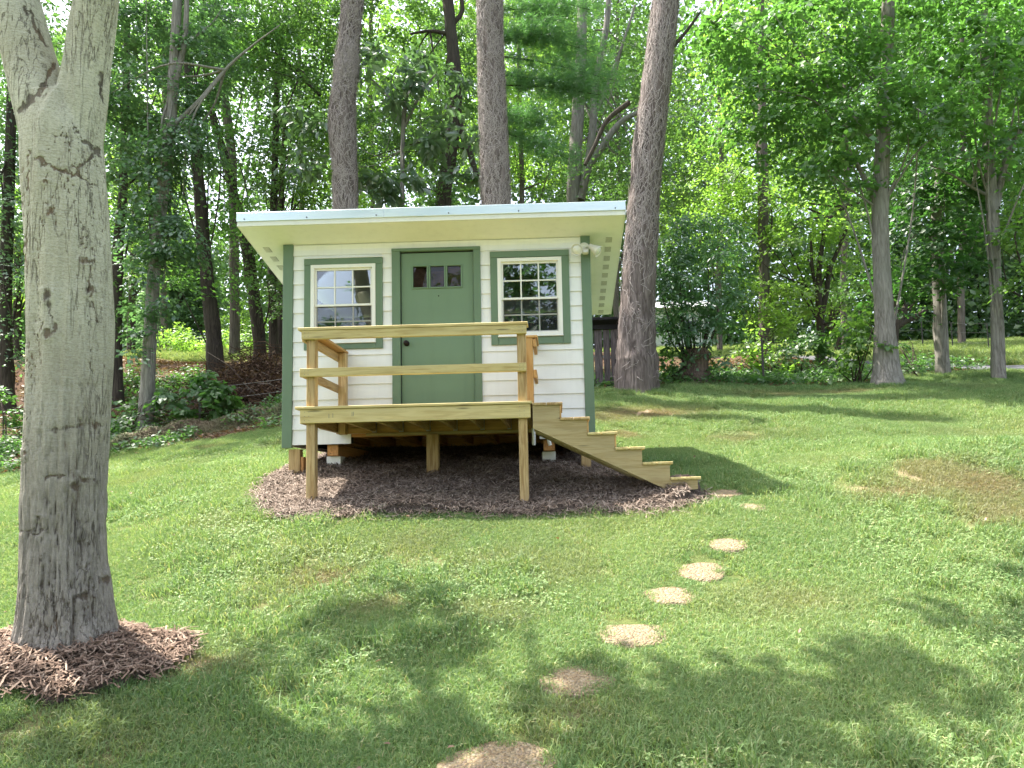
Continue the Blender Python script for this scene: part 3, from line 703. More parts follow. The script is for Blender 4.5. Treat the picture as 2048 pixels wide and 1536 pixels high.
def tendrils(pl, Y, n, nest=None, lift=.035, low=0.):
    S = spline(np.array(px_tube(pl, Y)), 90); K = 7
    u0 = .97*np.where(rng.random(n) < .12, rng.random(n), low+(1-low)*rng.random(n)); u0 = np.clip(u0-np.where(rng.random(n) < .35, .22*low*rng.random(n)**2*3, 0), 0, .97)
    if nest is not None: u0[:n//5] = np.clip(nest+.03*rng.normal(size=n//5), 0, .97)
    ln = (.012+.05*rng.random(n)); th0 = rng.random(n)*2*math.pi
    dth = rng.normal(size=n)*.3; t = np.linspace(0, 1, K)
    u = np.clip(u0[:, None]+ln[:, None]*t[None], 0, .999)
    th = th0[:, None]+dth[:, None]*t[None]+.12*np.cumsum(rng.normal(size=(n, K)), 1)
    i = u*89; i0 = i.astype(int); f = (i-i0)[..., None]; A = S[i0]*(1-f)+S[np.minimum(i0+1, 89)]*f
    out = np.stack([np.cos(th), np.sin(th), np.zeros_like(th)], -1)
    lf = lift*(.15+rng.random((n, 1))**2*1.0)*np.sin(t*math.pi)[None]+.006
    loose = rng.random((n, 1)) < .10; lf = lf+np.where(loose, .09*t[None]**1.5*rng.random((n, 1)), 0)
    if nest is not None: lf[:n//5] += .05*rng.random((n//5, 1)); 
    P = A[..., :3]+out*(A[..., 3]+lf)[..., None]
    return ribbons(P, .006+.010*rng.random(n), out)
def branchlets(blobs, start, n=8, r=.03):
    parts = []
    for _ in range(n):
        c, rx, ry, rz = blobs[rng.integers(len(blobs))]; e = np.array(c)+rdir(1)[0]*np.array([rx, ry, rz])*.8
        s = np.array(start[rng.integers(len(start))]); m = (s+e)/2+rng.normal(size=3)*.2+np.array([0, 0, .15])
        parts.append(tube([(*s, r), (*m, r*.6), (*e, r*.2)], 6, .25, .05, int(rng.integers(99))))
    return join(parts)
def tree(name, label, cat, trunks, blobs, lmat, bmat, size, cov=1.6, group=None, flare=.35, Y=None, limbs=8, nseg=12, rough=.06, crown=None, lr=.03, **kw):
    """trunks: list of world polylines (x,y,z,r); the first is the bole, others are limbs"""
    b = trunks[0][0]; root = thing(name, label, cat, (b[0], b[1], b[2]), group)
    V, F = tube(trunks[0], nseg, .15, rough, len(bpy.data.objects), flare); mk('trunk', V, F, bmat, root, smooth=True)
    for t in trunks[1:]:
        V, F = tube(t, 8, .2, .05, len(bpy.data.objects)); mk('branch', V, F, bmat, root, smooth=True)
    if blobs:
        st = [p[:3] for t in trunks for p in (t[1:-1] or t[1:])]
        if limbs:
            st2 = [s for s in st if s[2] > b[2]+.4] or st
            V, F = branchlets(blobs, st2, limbs, lr); o = mk('branch', V, F, bmat, root, smooth=True); o['kind'] = 'stuff'
        V, F = clumps(blobs, size, cov, **kw)
        if cat == 'tree' and 8 < b[1] < 26 and group and b[0] < 6:  # upper foliage added out of view, blocks sky and sun to darken the wood inside
            tp = np.array(trunks[0][-1][:3]); hi = max(tp[2], -.9+.80*(b[1]+8))+1.6
            V, F = join([(V, F), clumps([(np.array([tp[0], tp[1], hi+1.2]), 3.2, 3.0, 1.6), (np.array([tp[0]+rng.normal()*1.5, tp[1]+1, hi+3.4]), 3.0, 2.6, 1.5)], .34, .55, clump=.7)])
        mk('crown', V, F, lmat, root, kind='stuff')
    return root
def B(px, py, Y, rx, ry, rd=None):
    """blob from photo position and half sizes at depth Y"""
    k = ppm(Y); return (at(px, py, Y), rx/k, rd if rd else rx/k, ry/k)
def T_(pl, Y):
    """trunk polyline; its foot is sunk to the ground"""
    q = px_tube(pl, Y); x, y = q[0][0], q[0][1]; q[0] = (x, y, float(hgt(x, y))-.2-.5*q[0][3], q[0][3]); return q

# ------------------------------------------------------------------ foreground maple
def maple():
    root = thing('maple_tree', 'large smooth pale-grey forked tree trunk ringed with mulch at the left', 'tree', tuple(MAPLE))
    Ym = MAPLE[1]; tips = []
    P = lambda x, y, w, dY=0.: (*at(x, y, Ym+dY), w/2/ppm(Ym+dY))
    main = [P(134, 1390, 225), P(134, 1300, 192), P(133, 1225, 165), P(129, 1120, 148), P(129, 980, 146), P(137, 800, 147), P(142, 650, 148), P(136, 480, 148), P(130, 360, 148), P(126, 270, 140), P(122, 200, 106)]
    left = [P(116, 330, 106), P(90, 230, 102), P(60, 120, 96, .03), P(30, 0, 92, .06), P(-10, -140, 98, .12)]
    right = [P(138, 340, 108), P(157, 240, 96), P(177, 120, 84), P(194, 0, 76, -.03), P(214, -140, 74, -.05)]
    for t in ([P(-6, -120, 92, .1), P(0, -420, 80, .2), P(20, -760, 60, .3)], [P(211, -120, 72, -.04), P(250, -420, 76, -.2), P(290, -760, 56, -.4)]):
        V, F = tube(t, 20, .1, .02, 3); mk('branch', V, F, BK_GREY, root, smooth=True)
        tips.append(t)
    parts = []
    for t, seg in ((main, 40), (left, 32), (right, 32)):
        V, F = tube(t, seg, .05, .012, 3, .0); n = len(V); 
        F = [tuple(f) for f in F]+[tuple(range(seg))[::-1], tuple(range(n-seg, n))]; parts.append((V, F))
    # root flare buttresses
    for ang, l in ((.3, .15), (1.2, .12), (2.5, .13), (3.5, .16), (4.25, .13), (5.0, .17), (5.7, .18)):
        dx, dy = math.cos(ang), math.sin(ang); b = MAPLE
        V, F = tube([(b[0]+dx*.13, b[1]+dy*.13, b[2]+.62, .03), (b[0]+dx*.135, b[1]+dy*.135, b[2]+.36, .075), (b[0]+dx*.15, b[1]+dy*.15, b[2]+.15, .09), (b[0]+dx*(l+.05), b[1]+dy*(l+.05), b[2]+.03, .07), (b[0]+dx*(l+.15), b[1]+dy*(l+.15), b[2]-.1, .045)], 14, .05, .03, 5)
        n = len(V); F = [tuple(f) for f in F]+[tuple(range(14))[::-1], tuple(range(n-14, n))]; parts.append((V, F))
    Vs, Fs, o = [], [], 0
    for V, F in parts: Vs.append(V); Fs += [tuple(i+o for i in f) for f in F]; o += len(V)
    V = np.concatenate(Vs)-MAPLE
    me = setmesh(bpy.data.meshes.new('trunk'), V, Fs); ob = put('trunk', me, None, root, tuple(MAPLE))
    m = ob.modifiers.new('r', 'REMESH'); m.mode = 'VOXEL'; m.voxel_size = .0095
    m = ob.modifiers.new('s', 'SMOOTH'); m.iterations = 7; m.factor = .5
    dg = bpy.context.evaluated_depsgraph_get(); dg.update(); me2 = bpy.data.meshes.new_from_object(ob.evaluated_get(dg)); ob.modifiers.clear(); ob.data = me2
    n = len(me2.vertices); V = np.empty(n*3, np.float32); me2.vertices.foreach_get('co', V); V = V.reshape(-1, 3).astype(float)
    N = np.empty(n*3, np.float32); me2.vertices.foreach_get('normal', N); N = N.reshape(-1, 3)
    Wd = V+MAPLE; d = Wd-C0; w = d@_f2; px = CX+FPX*(d@_r3)/w; py = CY-FPX*(d@_u3)/w; front = (N@_fw) < .1
    th = np.arctan2(V[:, 1], V[:, 0]-.0); hz = V[:, 2]
    q = np.stack([np.cos(th)*5, np.sin(th)*5, hz*1.1], -1)
    rough = sm(2.3, .4, hz)                                   # furrowed foot, smooth top
    f1 = np.abs(fbm(np.stack([np.cos(th)*11, np.sin(th)*11, hz*2.2], -1), 3, 4)); f2 = np.abs(noise(np.stack([np.cos(th)*24, np.sin(th)*24, hz*4.], -1), 14))
    disp = .010*fbm(q, 3, 2)+rough*(-.013*np.exp(-(f1/.14)**2)-.006*np.exp(-(f2/.18)**2))
    scar = rough*.42*np.exp(-(f1/.10)**2)+rough*.3*np.exp(-(f2/.12)**2)
    jx = px+7*noise(np.stack([px/16, py/26, px*0], -1), 50)+3.5*noise(np.stack([px/4, py/6, px*0], -1), 57); jy = py+6*noise(np.stack([px/12, py/16, px*0+3], -1), 51)+3*noise(np.stack([px/4, py/5, px*0+3], -1), 58)
    def blot(x, y, a, b, s, lift, ring=True):
        nonlocal disp, scar
        e = ((jx-x)/a)**2+((jy-y)/b)**2; g_ = np.exp(-e)*front
        disp = disp+lift*(np.exp(-(np.sqrt(e)-1)**2*3) if ring else np.exp(-e))*front*(e < 9); scar = np.maximum(scar, s*g_)
    def line(x0, y0, x1, y1, wd, s, lift=-.004):
        wd = wd*(.45+.5*np.clip(noise(np.stack([px/9, py/16, px*0+7], -1), 53)+.5, 0, 1.4))
        nonlocal disp, scar
        ab = np.array([x1-x0, y1-y0], float); t = np.clip(((jx-x0)*ab[0]+(jy-y0)*ab[1])/(ab@ab), 0, 1); dd = np.hypot(jx-x0-t*ab[0], jy-y0-t*ab[1])
        g_ = np.exp(-(dd/wd)**2)*front; disp = disp+lift*g_; scar = np.maximum(scar, s*g_)
    for a in [(95, 365, 8, 5), (102, 425, 12, 10), (95, 592, 17, 12), (93, 668, 16, 11), (174, 522, 15, 7), (183, 580, 17, 8), (188, 642, 9, 4), (170, 958, 22, 8), (146, 972, 12, 10), (78, 1034, 9, 6), (46, 905, 6, 9), (210, 1160, 12, 14), (165, 1195, 22, 12)]:
        blot(*a, .8, .006)
    for a in [(108, 128, 80, 180, 8, 1.), (80, 180, 44, 216, 9, 1.), (78, 320, 143, 352, 5, .9), (145, 352, 196, 300, 6, .9), (140, 330, 190, 372, 4, .8), (100, 262, 160, 275, 3, .6), (168, 282, 204, 305, 7, .85), (95, 858, 205, 850, 9, .55), (92, 955, 130, 950, 6, .7), (125, 775, 205, 770, 6, .4), (40, 1062, 90, 1064, 5, .6), (98, 600, 105, 660, 5, .75), (176, 530, 180, 580, 5, .6), (182, 585, 190, 640, 3, .6), (203, 150, 209, 250, 6, .8), (50, 10, 92, 90, 6, .8), (60, 300, 48, 560, 3, .7), (72, 540, 70, 640, 2, .5), (44, 330, 40, 520, 3, .6), (150, 950, 165, 1110, 14, .45), (160, 790, 155, 940, 6, .45)]:
        line(*a)
    # runs of short vertical cracks under the fork
    r2 = np.random.default_rng(3)
    for _ in range(46):
        x, y = r2.uniform(85, 202), r2.uniform(235, 440); line(x, y, x+r2.normal()*4, y+r2.uniform(12, 42), 1.5, r2.uniform(.5, .9), -.004)
    for _ in range(60):
        x, y = r2.choice([r2.uniform(45, 80), r2.uniform(160, 216)]), r2.uniform(420, 900); line(x, y, x+r2.normal()*3, y+r2.uniform(20, 90), 1.4, r2.uniform(.3, .75), -.004)
    V = V+N*disp[:, None]
    me2.vertices.foreach_set('co', V.astype(np.float32).ravel()); me2.polygons.foreach_set('use_smooth', np.ones(len(me2.polygons), bool)); me2.update()
    a = me2.color_attributes.new('bark', 'FLOAT_COLOR', 'POINT')
    a.data.foreach_set('color', np.stack([np.clip(scar, 0, 1), rough, np.zeros(n), np.ones(n)], 1).astype(np.float32).ravel())
    M = Mat('maple_bark'); vc = M.n('VertexColor'); vc.layer_name = 'bark'; sp = M.n('SeparateColor', Color=vc.outputs[0])
    v = M.obj((1, 1, 1), False); big = M.noise(v, 2.2, 5, .6); fine = M.noise(M.obj((26, 26, 6), False), 3, 5, .7); sp2 = M.noise(M.obj((30, 30, 60), False), 2.2, 4, .75)
    pale = M.mix(M.ramp(big, [(.35, 0.), (.68, 1.)]), (.60, .585, .46), (.46, .435, .32))
    crk = M.math('ABSOLUTE', M.math('SUBTRACT', M.noise(M.obj((13, 13, 1.1), False), 1.5, 4, .6, .3), .5))
    crm = M.math('MULTIPLY', M.ramp(crk, [(.0, 1.), (.018, 0.)]), M.ramp(M.noise(M.obj((1, 1, .35), False), 2.6, 3), [(.40, 0.), (.55, 1.)]))
    pale = M.mix(M.ramp(sp2, [(.43, 0.), (.66, .75)]), pale, (.25, .235, .16))
    pale = M.mix(M.ramp(M.noise(M.obj((5, 5, 70), False), 1.6, 4, .7), [(.5, 0.), (.68, .45)]), pale, (.64, .64, .55))
    low = M.mix(M.ramp(fine, [(.3, 0.), (.7, 1.)]), (.16, .135, .115), (.34, .305, .275))
    col = M.mix(M.math('MULTIPLY', sp.outputs['Green'], .92), pale, low)
    dk = M.mix(M.ramp(big, [(.45, 0.), (.6, 1.)]), (.075, .056, .042), (.16, .095, .05))
    scm = M.ramp(M.math('ADD', sp.outputs['Red'], M.math('MULTIPLY', M.math('SUBTRACT', fine, .5), 1.3)), [(.36, 0.), (.62, .82)])
    col = M.mix(scm, col, dk)
    col = M.mix(M.math('MULTIPLY', crm, .75), col, (.075, .055, .04))
    M.p(Base_Color=col, Roughness=.85); M.set(M.b, 'Specular IOR Level', .2)
    M.bump(M.math('SUBTRACT', M.math('ADD', fine, M.math('MULTIPLY', sp2, .8)), M.math('ADD', crm, scm)), .75, .016); me2.materials.clear(); me2.materials.append(M.m)
    # crown above the picture, it shades the near lawn
    SH = -np.array([SUN.x, SUN.y])/SUN.z
    blobs = []
    for gx, gy, h, r in [(1.0, -5.6, 7.5, 1.0), (2.2, -5.2, 7.0, 1.1), (3.6, -5.3, 7.6, 1.2), (5.0, -5.0, 7.2, 1.1), (2.6, -3.35, 7.4, .55), (3.0, -4.3, 8.2, .8), (1.5, -4.55, 7.8, .7), (4.3, -4.4, 8.6, .75), (6.2, -4.4, 8.0, .9), (6.9, -3.5, 8.6, .6), (0.2, -5.2, 7.4, .7), (3.4, -6.2, 7, 1.3), (1.9, -3.6, 7.0, .4), (7.4, -5.0, 8.4, 1.0)]:
        z = float(hgt(gx, gy)); blobs.append((np.array([gx-SH[0]*h, gy-SH[1]*h, z+h]), r, r, r*.5))
    V, F = branchlets(blobs, [t[k][:3] for t in tips for k in (1, 2)], 16, .06); mk('branch', V, F, BK_GREY, root, smooth=True, kind='stuff')
    V, F = clumps(blobs, .15, .85, clump=.24, wid=.85, surf=.3); mk('crown', V, F, LF_MAPLE, root, kind='stuff')
maple()

# ------------------------------------------------------------------ the three vine-hung pines behind the shed
def pine(label, pl, Y, nvine, nest=None, flare=.25, limb=(), low=0.):
    q = T_(pl, Y); b = q[0]; root = thing('pine_tree', label, 'tree', b[:3], 'tall vine-covered pine trunks behind the shed')
    top = q[-1]; q.append((top[0]+(top[0]-q[-2][0])*1.2, top[1], top[2]+5, top[3]*.8))
    V, F = tube(q, 28, .06, .05, len(bpy.data.objects), flare); mk('trunk', V, F, BK_PINE, root, smooth=True)
    V, F = tendrils(pl, Y, nvine, nest, low=low); mk('vine_stems', V, F, TEND, root, kind='stuff')
    for l in limb:
        V, F = tube(px_tube(l, Y), 8, .1, .05, 7); mk('branch', V, F, BK_DARK, root, smooth=True)
    c = np.array(q[-1][:3])+np.array([.3, 0, 1.]); bl = [(c, 1.6, 1.6, .8), (c+np.array([.8, .3, 1.5]), 1.5, 1.5, .7)]
    V, F = clumps(bl, .16, .35, clump=.35, wid=.07); mk('crown', V, F, LF_PINE, root, kind='stuff')
P3L = [(1272, 772, 96), (1272, 735, 86), (1274, 650, 74), (1280, 520, 68), (1288, 400, 62), (1300, 270, 62), (1316, 140, 58), (1332, 0, 56), (1345, -80, 54)]
pine('leaning vine-hung pine with flared base right of the shed roof', P3L, 5.8, 2000, None, .35,
     [[(1258, 205, 12), (1215, 240, 10), (1190, 290, 9), (1170, 330, 8)], [(1322, 130, 7), (1345, 95, 9), (1375, 60, 7), (1400, 25, 5)]], .36)
P1L = [(694, 790, 56), (693, 600, 54), (691, 400, 50), (689, 330, 49), (684, 235, 54), (692, 150, 43), (700, 60, 42), (706, 0, 42), (712, -80, 40)]
pine('straight vine-hung pine rising behind the left half of the roof, tangled knot on it', P1L, 6.2, 3700, .62)
P2L = [(1000, 790, 66), (996, 600, 64), (992, 400, 60), (988, 290, 58), (984, 180, 56), (981, 90, 53), (980, 0, 54), (979, -80, 52)]
pine('thick vine-hung pine rising behind the middle of the roof', P2L, 5.9, 3800)

# ------------------------------------------------------------------ trees at the right edge of the lawn
def t_right():
    Y = 6.2
    pl = [(1774, 772, 84), (1772, 742, 52), (1768, 650, 38), (1763, 540, 33), (1760, 420, 31), (1765, 300, 28), (1770, 180, 26), (1775, 60, 26), (1778, -60, 23)]
    bl = [B(1600, 120, 5.6, 190, 75, 1.6), B(1720, 40, 6.0, 190, 70, 1.6), B(1690, 210, 5.4, 175, 60, 1.4), B(1500, 200, 6.0, 110, 70, 1.2), B(1600, 300, 5.8, 130, 55, 1.2), B(1840, 250, 5.6, 80, 40, 1.), B(1660, 350, 5.8, 90, 36, 1.), B(1470, 60, 6.6, 110, 70, 1.3), B(1640, -80, 6.2, 260, 90, 2.)]
    tree('maple_tree', 'tall grey trunk with flared roots, third big trunk right of the shed, wide layered crown', 'tree', [T_(pl, Y), px_tube([(1764, 420, 14), (1735, 370, 12), (1715, 330, 9), (1690, 290, 6)], Y), px_tube([(1770, 180, 12), (1725, 110, 9), (1690, 60, 6)], Y)], bl, LF_MAPLE, BK_GREY, .125, 1.2, 'trees along the right lawn edge', .9, limbs=16, tier=.5, clump=.42, flat=.12, wid=.75, droop=.25)
    Y = 8.0
    pl = [(1887, 752, 34), (1885, 725, 28), (1880, 640, 25), (1876, 540, 23), (1872, 440, 20), (1880, 330, 18)]
    bl = [B(1850, 480, 7.4, 85, 45, .9), B(1900, 420, 7.6, 90, 45, 1.), B(1830, 560, 7.2, 60, 38, .8), B(1900, 540, 7.2, 50, 35, .7), B(1860, 360, 7.8, 90, 50, 1.), B(1930, 350, 7.8, 60, 50, .8), B(1780, 590, 7.2, 40, 30, .6)]
    tree('maple_tree', 'slim lichen-speckled trunk with a low dark green crown between two grey trunks', 'tree', [T_(pl, Y)], bl, LF_DARK, BK_GREY, .125, 1.5, 'trees along the right lawn edge', .45, limbs=10, tier=.4, clump=.36, flat=.15, wid=.8, droop=.25)
    Y = 6.6
    pl = [(1998, 764, 32), (1997, 735, 26), (1994, 640, 23), (1989, 520, 22), (1984, 420, 22), (1980, 330, 20), (1974, 220, 18), (1970, 110, 18), (1966, -20, 15)]
    bl = [B(1930, 90, 6.0, 110, 70, 1.1), B(2000, 20, 6.2, 130, 70, 1.3), B(1950, 190, 5.8, 90, 55, 1.), B(2040, 160, 6.4, 80, 90, 1.), B(1900, 260, 6.0, 60, 45, .8), B(2040, 300, 6.2, 60, 60, .9), B(1930, 310, 6.2, 60, 30, .7)]
    tree('maple_tree', 'slim pale trunk nearest the right edge, forking into a side limb', 'tree', [T_(pl, Y), px_tube([(1992, 415, 15), (2003, 360, 14), (2018, 300, 13), (2040, 265, 11), (2070, 215, 8)], Y), px_tube([(1984, 395, 7), (1945, 375, 6), (1905, 350, 4), (1860, 330, 3)], Y)], bl, LF_MAPLE, BK_GREY, .13, 1.2, 'trees along the right lawn edge', .35, limbs=12, tier=.5, clump=.4, flat=.14, wid=.8, droop=.3)
    # bright foliage low on the far right
    tree('sapling_tree', 'leafy sapling branch cut off by the right edge at mid height', 'tree', [T_([(2075, 760, 14), (2070, 600, 11), (2060, 480, 7)], 6.0)], [B(2030, 480, 6.0, 40, 30, .5), B(2040, 560, 6.0, 36, 40, .5), B(2050, 420, 6.2, 40, 30, .5)], LF_SHRUB, BK_DARK, .11, 1.5, None, .2, limbs=4, clump=.25, wid=.75)
t_right()
# old pollard stump with a dome of sprouts
def stump():
    Y = 6.1; p = ground_at(1392, 764); Y = p[1]
    root = thing('tree_stump', 'broad old hollow stump sprouting a dense leafy bush right of the leaning pine', 'stump', tuple(p), )
    V, F = tube([(*(p+[0, 0, -.1]), .36), (*(p+[0, 0, .12]), .30), (*(p+[.02, 0, .35]), .25), (*(p+[.03, 0, .6]), .27), (*(p+[.03, 0, .72]), .2)], 26, .04, .16, 5, .5); mk('trunk', V, F, BK_STUMP, root, smooth=True)
    V, F = tube([(*(p+[-.22, -.05, -.05]), .16), (*(p+[-.3, -.05, .12]), .15), (*(p+[-.26, -.02, .24]), .08)], 16, .04, .12, 8, .3); mk('root_burl', V, F, BK_STUMP, root, smooth=True)
    parts = []
    for k in range(16):
        a = rng.random()*6.28; e = p+np.array([math.cos(a)*rng.uniform(.2, .8), math.sin(a)*.5, rng.uniform(1.2, 2.6)]); m = p+(e-p)*.5+np.array([math.cos(a)*.12, 0, .1]); s = p+np.array([math.cos(a)*.15, math.sin(a)*.15, .55])
        parts.append(tube([(*s, .03), (*m, .02), (*e, .008)], 6, .2, .05, k))
    V, F = join(parts); mk('sprout_stems', V, F, BK_DARK, root, smooth=True, kind='stuff')
    bl = [B(1400, 560, Y-.2, 90, 70, .8), B(1380, 640, Y-.3, 70, 50, .7), B(1450, 640, Y-.2, 55, 55, .6), B(1350, 540, Y-.1, 55, 60, .6), B(1430, 480, Y, 75, 45, .7), B(1420, 672, Y-.3, 55, 24, .5), B(1335, 620, Y, 35, 50, .5), B(1370, 470, Y+.2, 60, 40, .6)]
    V, F = clumps(bl, .12, 1.6, clump=.25, wid=.40, flat=.45, droop=.5); mk('crown', V, F, LF_SPROUT, root, kind='stuff')
stump()
# behind the right lawn edge
YG = 13.0
bl = [B(1640, 430, 12, 90, 55, 1.3), B(1580, 500, 12, 80, 55, 1.2), B(1690, 500, 12.5, 80, 50, 1.2), B(1620, 590, 12, 60, 40, 1.), B(1540, 410, 12.5, 80, 50, 1.2), B(1560, 600, 11.5, 50, 50, .9), B(1700, 590, 12.5, 60, 35, 1.), B(1480, 380, 13, 70, 45, 1.2)]
tree('fruit_tree', 'dark many-stemmed small tree with backlit yellow-green leaves behind the metal posts', 'tree',
     [T_([(1640, 712, 17), (1641, 650, 15), (1637, 580, 12), (1640, 520, 10), (1648, 470, 8)], 12.), px_tube([(1640, 650, 12), (1652, 590, 11), (1660, 540, 10), (1676, 500, 8), (1700, 440, 6)], 12.), px_tube([(1645, 470, 8), (1660, 435, 7), (1690, 415, 6), (1720, 405, 4)], 12.), px_tube([(1638, 600, 9), (1625, 540, 7), (1622, 480, 5)], 12.)], bl, LF_YEL, BK_DARK, .12, 1.0, None, .3, limbs=12, clump=.34, flat=.25, wid=.6, droop=.2)
tree('fruit_tree', 'small dark crooked tree standing low in the field beside the yellow-green one', 'tree', [T_([(1672, 690, 12), (1676, 660, 13), (1668, 650, 12), (1660, 610, 9)], 16.), px_tube([(1674, 662, 10), (1650, 650, 8), (1635, 635, 6)], 16.), px_tube([(1678, 660, 9), (1700, 640, 8), (1725, 620, 6), (1745, 600, 4)], 16.)], [B(1690, 590, 16, 45, 30, 1.), B(1730, 620, 16, 40, 22, .8), B(1650, 600, 16, 35, 25, .8)], LF_MID, BK_DARK, .12, .8, None, .2, limbs=6)
tree('fruit_tree', 'dark bare-limbed tree with a broad low fork behind the flared grey trunk', 'tree', [T_([(1785, 690, 14), (1790, 655, 15), (1800, 640, 13), (1812, 610, 9)], 14.), px_tube([(1792, 655, 14), (1815, 640, 11), (1850, 622, 7)], 14.)], [B(1800, 560, 14, 60, 30, 1.), B(1840, 590, 14, 45, 20, .8)], LF_MID, BK_DARK, .12, .7, None, .2, limbs=8)
bl = [B(1540, 180, 14, 120, 90, 1.6), B(1460, 290, 13.5, 80, 70, 1.2), B(1560, 60, 14, 150, 90, 1.8), B(1480, 430, 13, 80, 40, 1.2), B(1420, 400, 13, 70, 60, 1.1), B(1600, 320, 14, 70, 60, 1.2)]
tree('hardwood_tree', 'straight dark thin trunk rising behind the stump bush, bright leaves', 'tree', [T_([(1530, 720, 26), (1529, 600, 23), (1527, 480, 21), (1526, 350, 20), (1524, 230, 18), (1522, 60, 15), (1520, -80, 12)], 12.5)], bl, LF_YEL, BK_MID, .125, .75, 'wood trees behind the shed', .3, limbs=12, lr=.04)
tree('hardwood_tree', 'smooth grey forked trunk between the middle and leaning pines', 'tree',
     [T_([(1152, 720, 30), (1152, 560, 28), (1146, 400, 27), (1152, 290, 27), (1158, 190, 25), (1164, 60, 22), (1168, -60, 20)], 10.5), px_tube([(1160, 400, 20), (1175, 330, 18), (1186, 250, 16), (1190, 170, 15), (1212, 60, 13), (1222, -60, 11)], 10.5), px_tube([(1170, 340, 16), (1200, 300, 15), (1240, 245, 12), (1290, 220, 9)], 10.5), px_tube([(1190, 230, 9), (1215, 170, 8), (1245, 90, 6), (1270, 10, 5)], 10.5)],
     [B(1200, 350, 11, 80, 50, 1.3), B(1240, 150, 11.5, 80, 80, 1.3), B(1180, 40, 12, 120, 60, 1.5), B(1380, 230, 11.5, 80, 60, 1.3), B(1360, 350, 11, 70, 55, 1.1), B(1250, 330, 10.5, 50, 60, .9), B(1290, 420, 10.5, 70, 40, 1.)], LF_MID, BK_GREY, .12, .95, 'wood trees behind the shed', .3, limbs=12, lr=.03)
# soft white-pine boughs between the middle and leaning pines
def whitepine():
    Y = 8.2; p = on(at(1003, 600, Y)[0], Y); root = thing('white_pine', 'soft feathery green pine boughs hanging between the middle and leaning trunks', 'tree', tuple(p))
    V, F = tube([(*p, .11), (*at(1000, 350, Y), .10), (*at(990, 100, Y), .08), (*at(985, -100, Y), .06)], 10, .2, .05, 4); mk('trunk', V, F, BK_DARK, root, smooth=True)
    parts, br = [], []
    for x0, y0, x1, y1 in [(985, 60, 1190, 105), (985, 110, 1225, 160), (985, 150, 1150, 175), (985, 20, 1120, 30), (990, 260, 1140, 320), (990, 230, 1090, 250), (985, 80, 1100, 70), (985, -20, 1180, 20), (985, 170, 1200, 190)]:
        a, b = at(x0, y0, Y), at(x1, y1, Y-.6); br.append(tube([(*a, .022), (*((a+b)/2+[0, 0, .08]), .014), (*b, .006)], 6, .15, .05, 2))
        n = 9000; t = rng.random(n)**.6; c = a+(b-a)*t[:, None]+rng.normal(size=(n, 3))*np.array([.2, .26, .1])*(.4+t[:, None]); c[:, 2] += .05
        # needle tufts point outwards and up
        seeds = c[rng.integers(n, size=n//14)]; c = seeds[rng.integers(len(seeds), size=n)]+rng.normal(size=(n, 3))*.025
        d = unit((b-a)*.6+rng.normal(size=(n, 3))*.55+np.array([0, 0, .25])); parts.append(leaf_arrays(c, rdir(n), .12*(.7+.5*rng.random(n)), .07, .0, 1, d))
    V, F = join(br); mk('branch', V, F, BK_DARK, root, smooth=True, kind='stuff')
    V, F = join(parts); mk('crown', V, F, LF_PINE, root, kind='stuff')
whitepine()
# large-leaved tree between the left and middle pines
bl = [B(800, 140, 7.2, 100, 40, .8), B(880, 170, 7.2, 80, 40, .7), B(770, 190, 7.0, 70, 35, .6), B(820, 90, 7.6, 90, 35, .8), B(790, 350, 7.0, 80, 35, .7), B(740, 380, 7.0, 50, 25, .5), B(900, 300, 7.2, 60, 40, .6), B(640, 220, 7.4, 60, 45, .7), B(620, 320, 7.4, 60, 45, .7), B(925, 370, 7.4, 40, 30, .5), B(720, 140, 7.4, 50, 40, .6), B(850, 250, 7.6, 60, 25, .6)]
tree('big_leaf_tree', 'slender tree with large drooping bluish leaves between the left and middle pines', 'tree', [T_([(812, 740, 12), (806, 500, 10), (805, 300, 9), (812, 200, 8), (835, 110, 5)], 7.6), px_tube([(806, 260, 7), (840, 190, 6), (870, 150, 4)], 7.6), px_tube([(806, 240, 6), (775, 190, 5), (745, 160, 4)], 7.6)], bl, LF_BIG, BK_GREY, .23, 1.0, None, .2, limbs=10, lr=.014, clump=.30, flat=.5, wid=.5, detail=2, droop=.55, jitter=.5)
tree('hardwood_tree', 'ivy-wrapped dark leaning trunk seen between the left and middle pines', 'tree', [T_([(882, 740, 36), (884, 500, 32), (888, 390, 30), (905, 270, 28), (912, 170, 26), (902, 60, 25), (892, -40, 22)], 10.5), px_tube([(915, 240, 16), (938, 300, 14), (955, 360, 12)], 10.5), px_tube([(905, 70, 9), (860, 62, 7), (820, 68, 4)], 10.5), px_tube([(905, 50, 8), (925, 20, 9), (915, -40, 7)], 10.5)],
     [B(886, 330, 10.3, 24, 60, .35), B(903, 200, 10.3, 24, 60, .35), B(884, 420, 10.3, 26, 50, .4), B(800, 30, 12, 140, 60, 1.6), B(860, 240, 12, 110, 90, 1.6), B(760, 300, 12, 90, 90, 1.5), B(920, 110, 12, 80, 80, 1.3)], LF_MID, BK_DARK, .11, 1.1, 'wood trees behind the shed', .3, limbs=10, clump=.3)

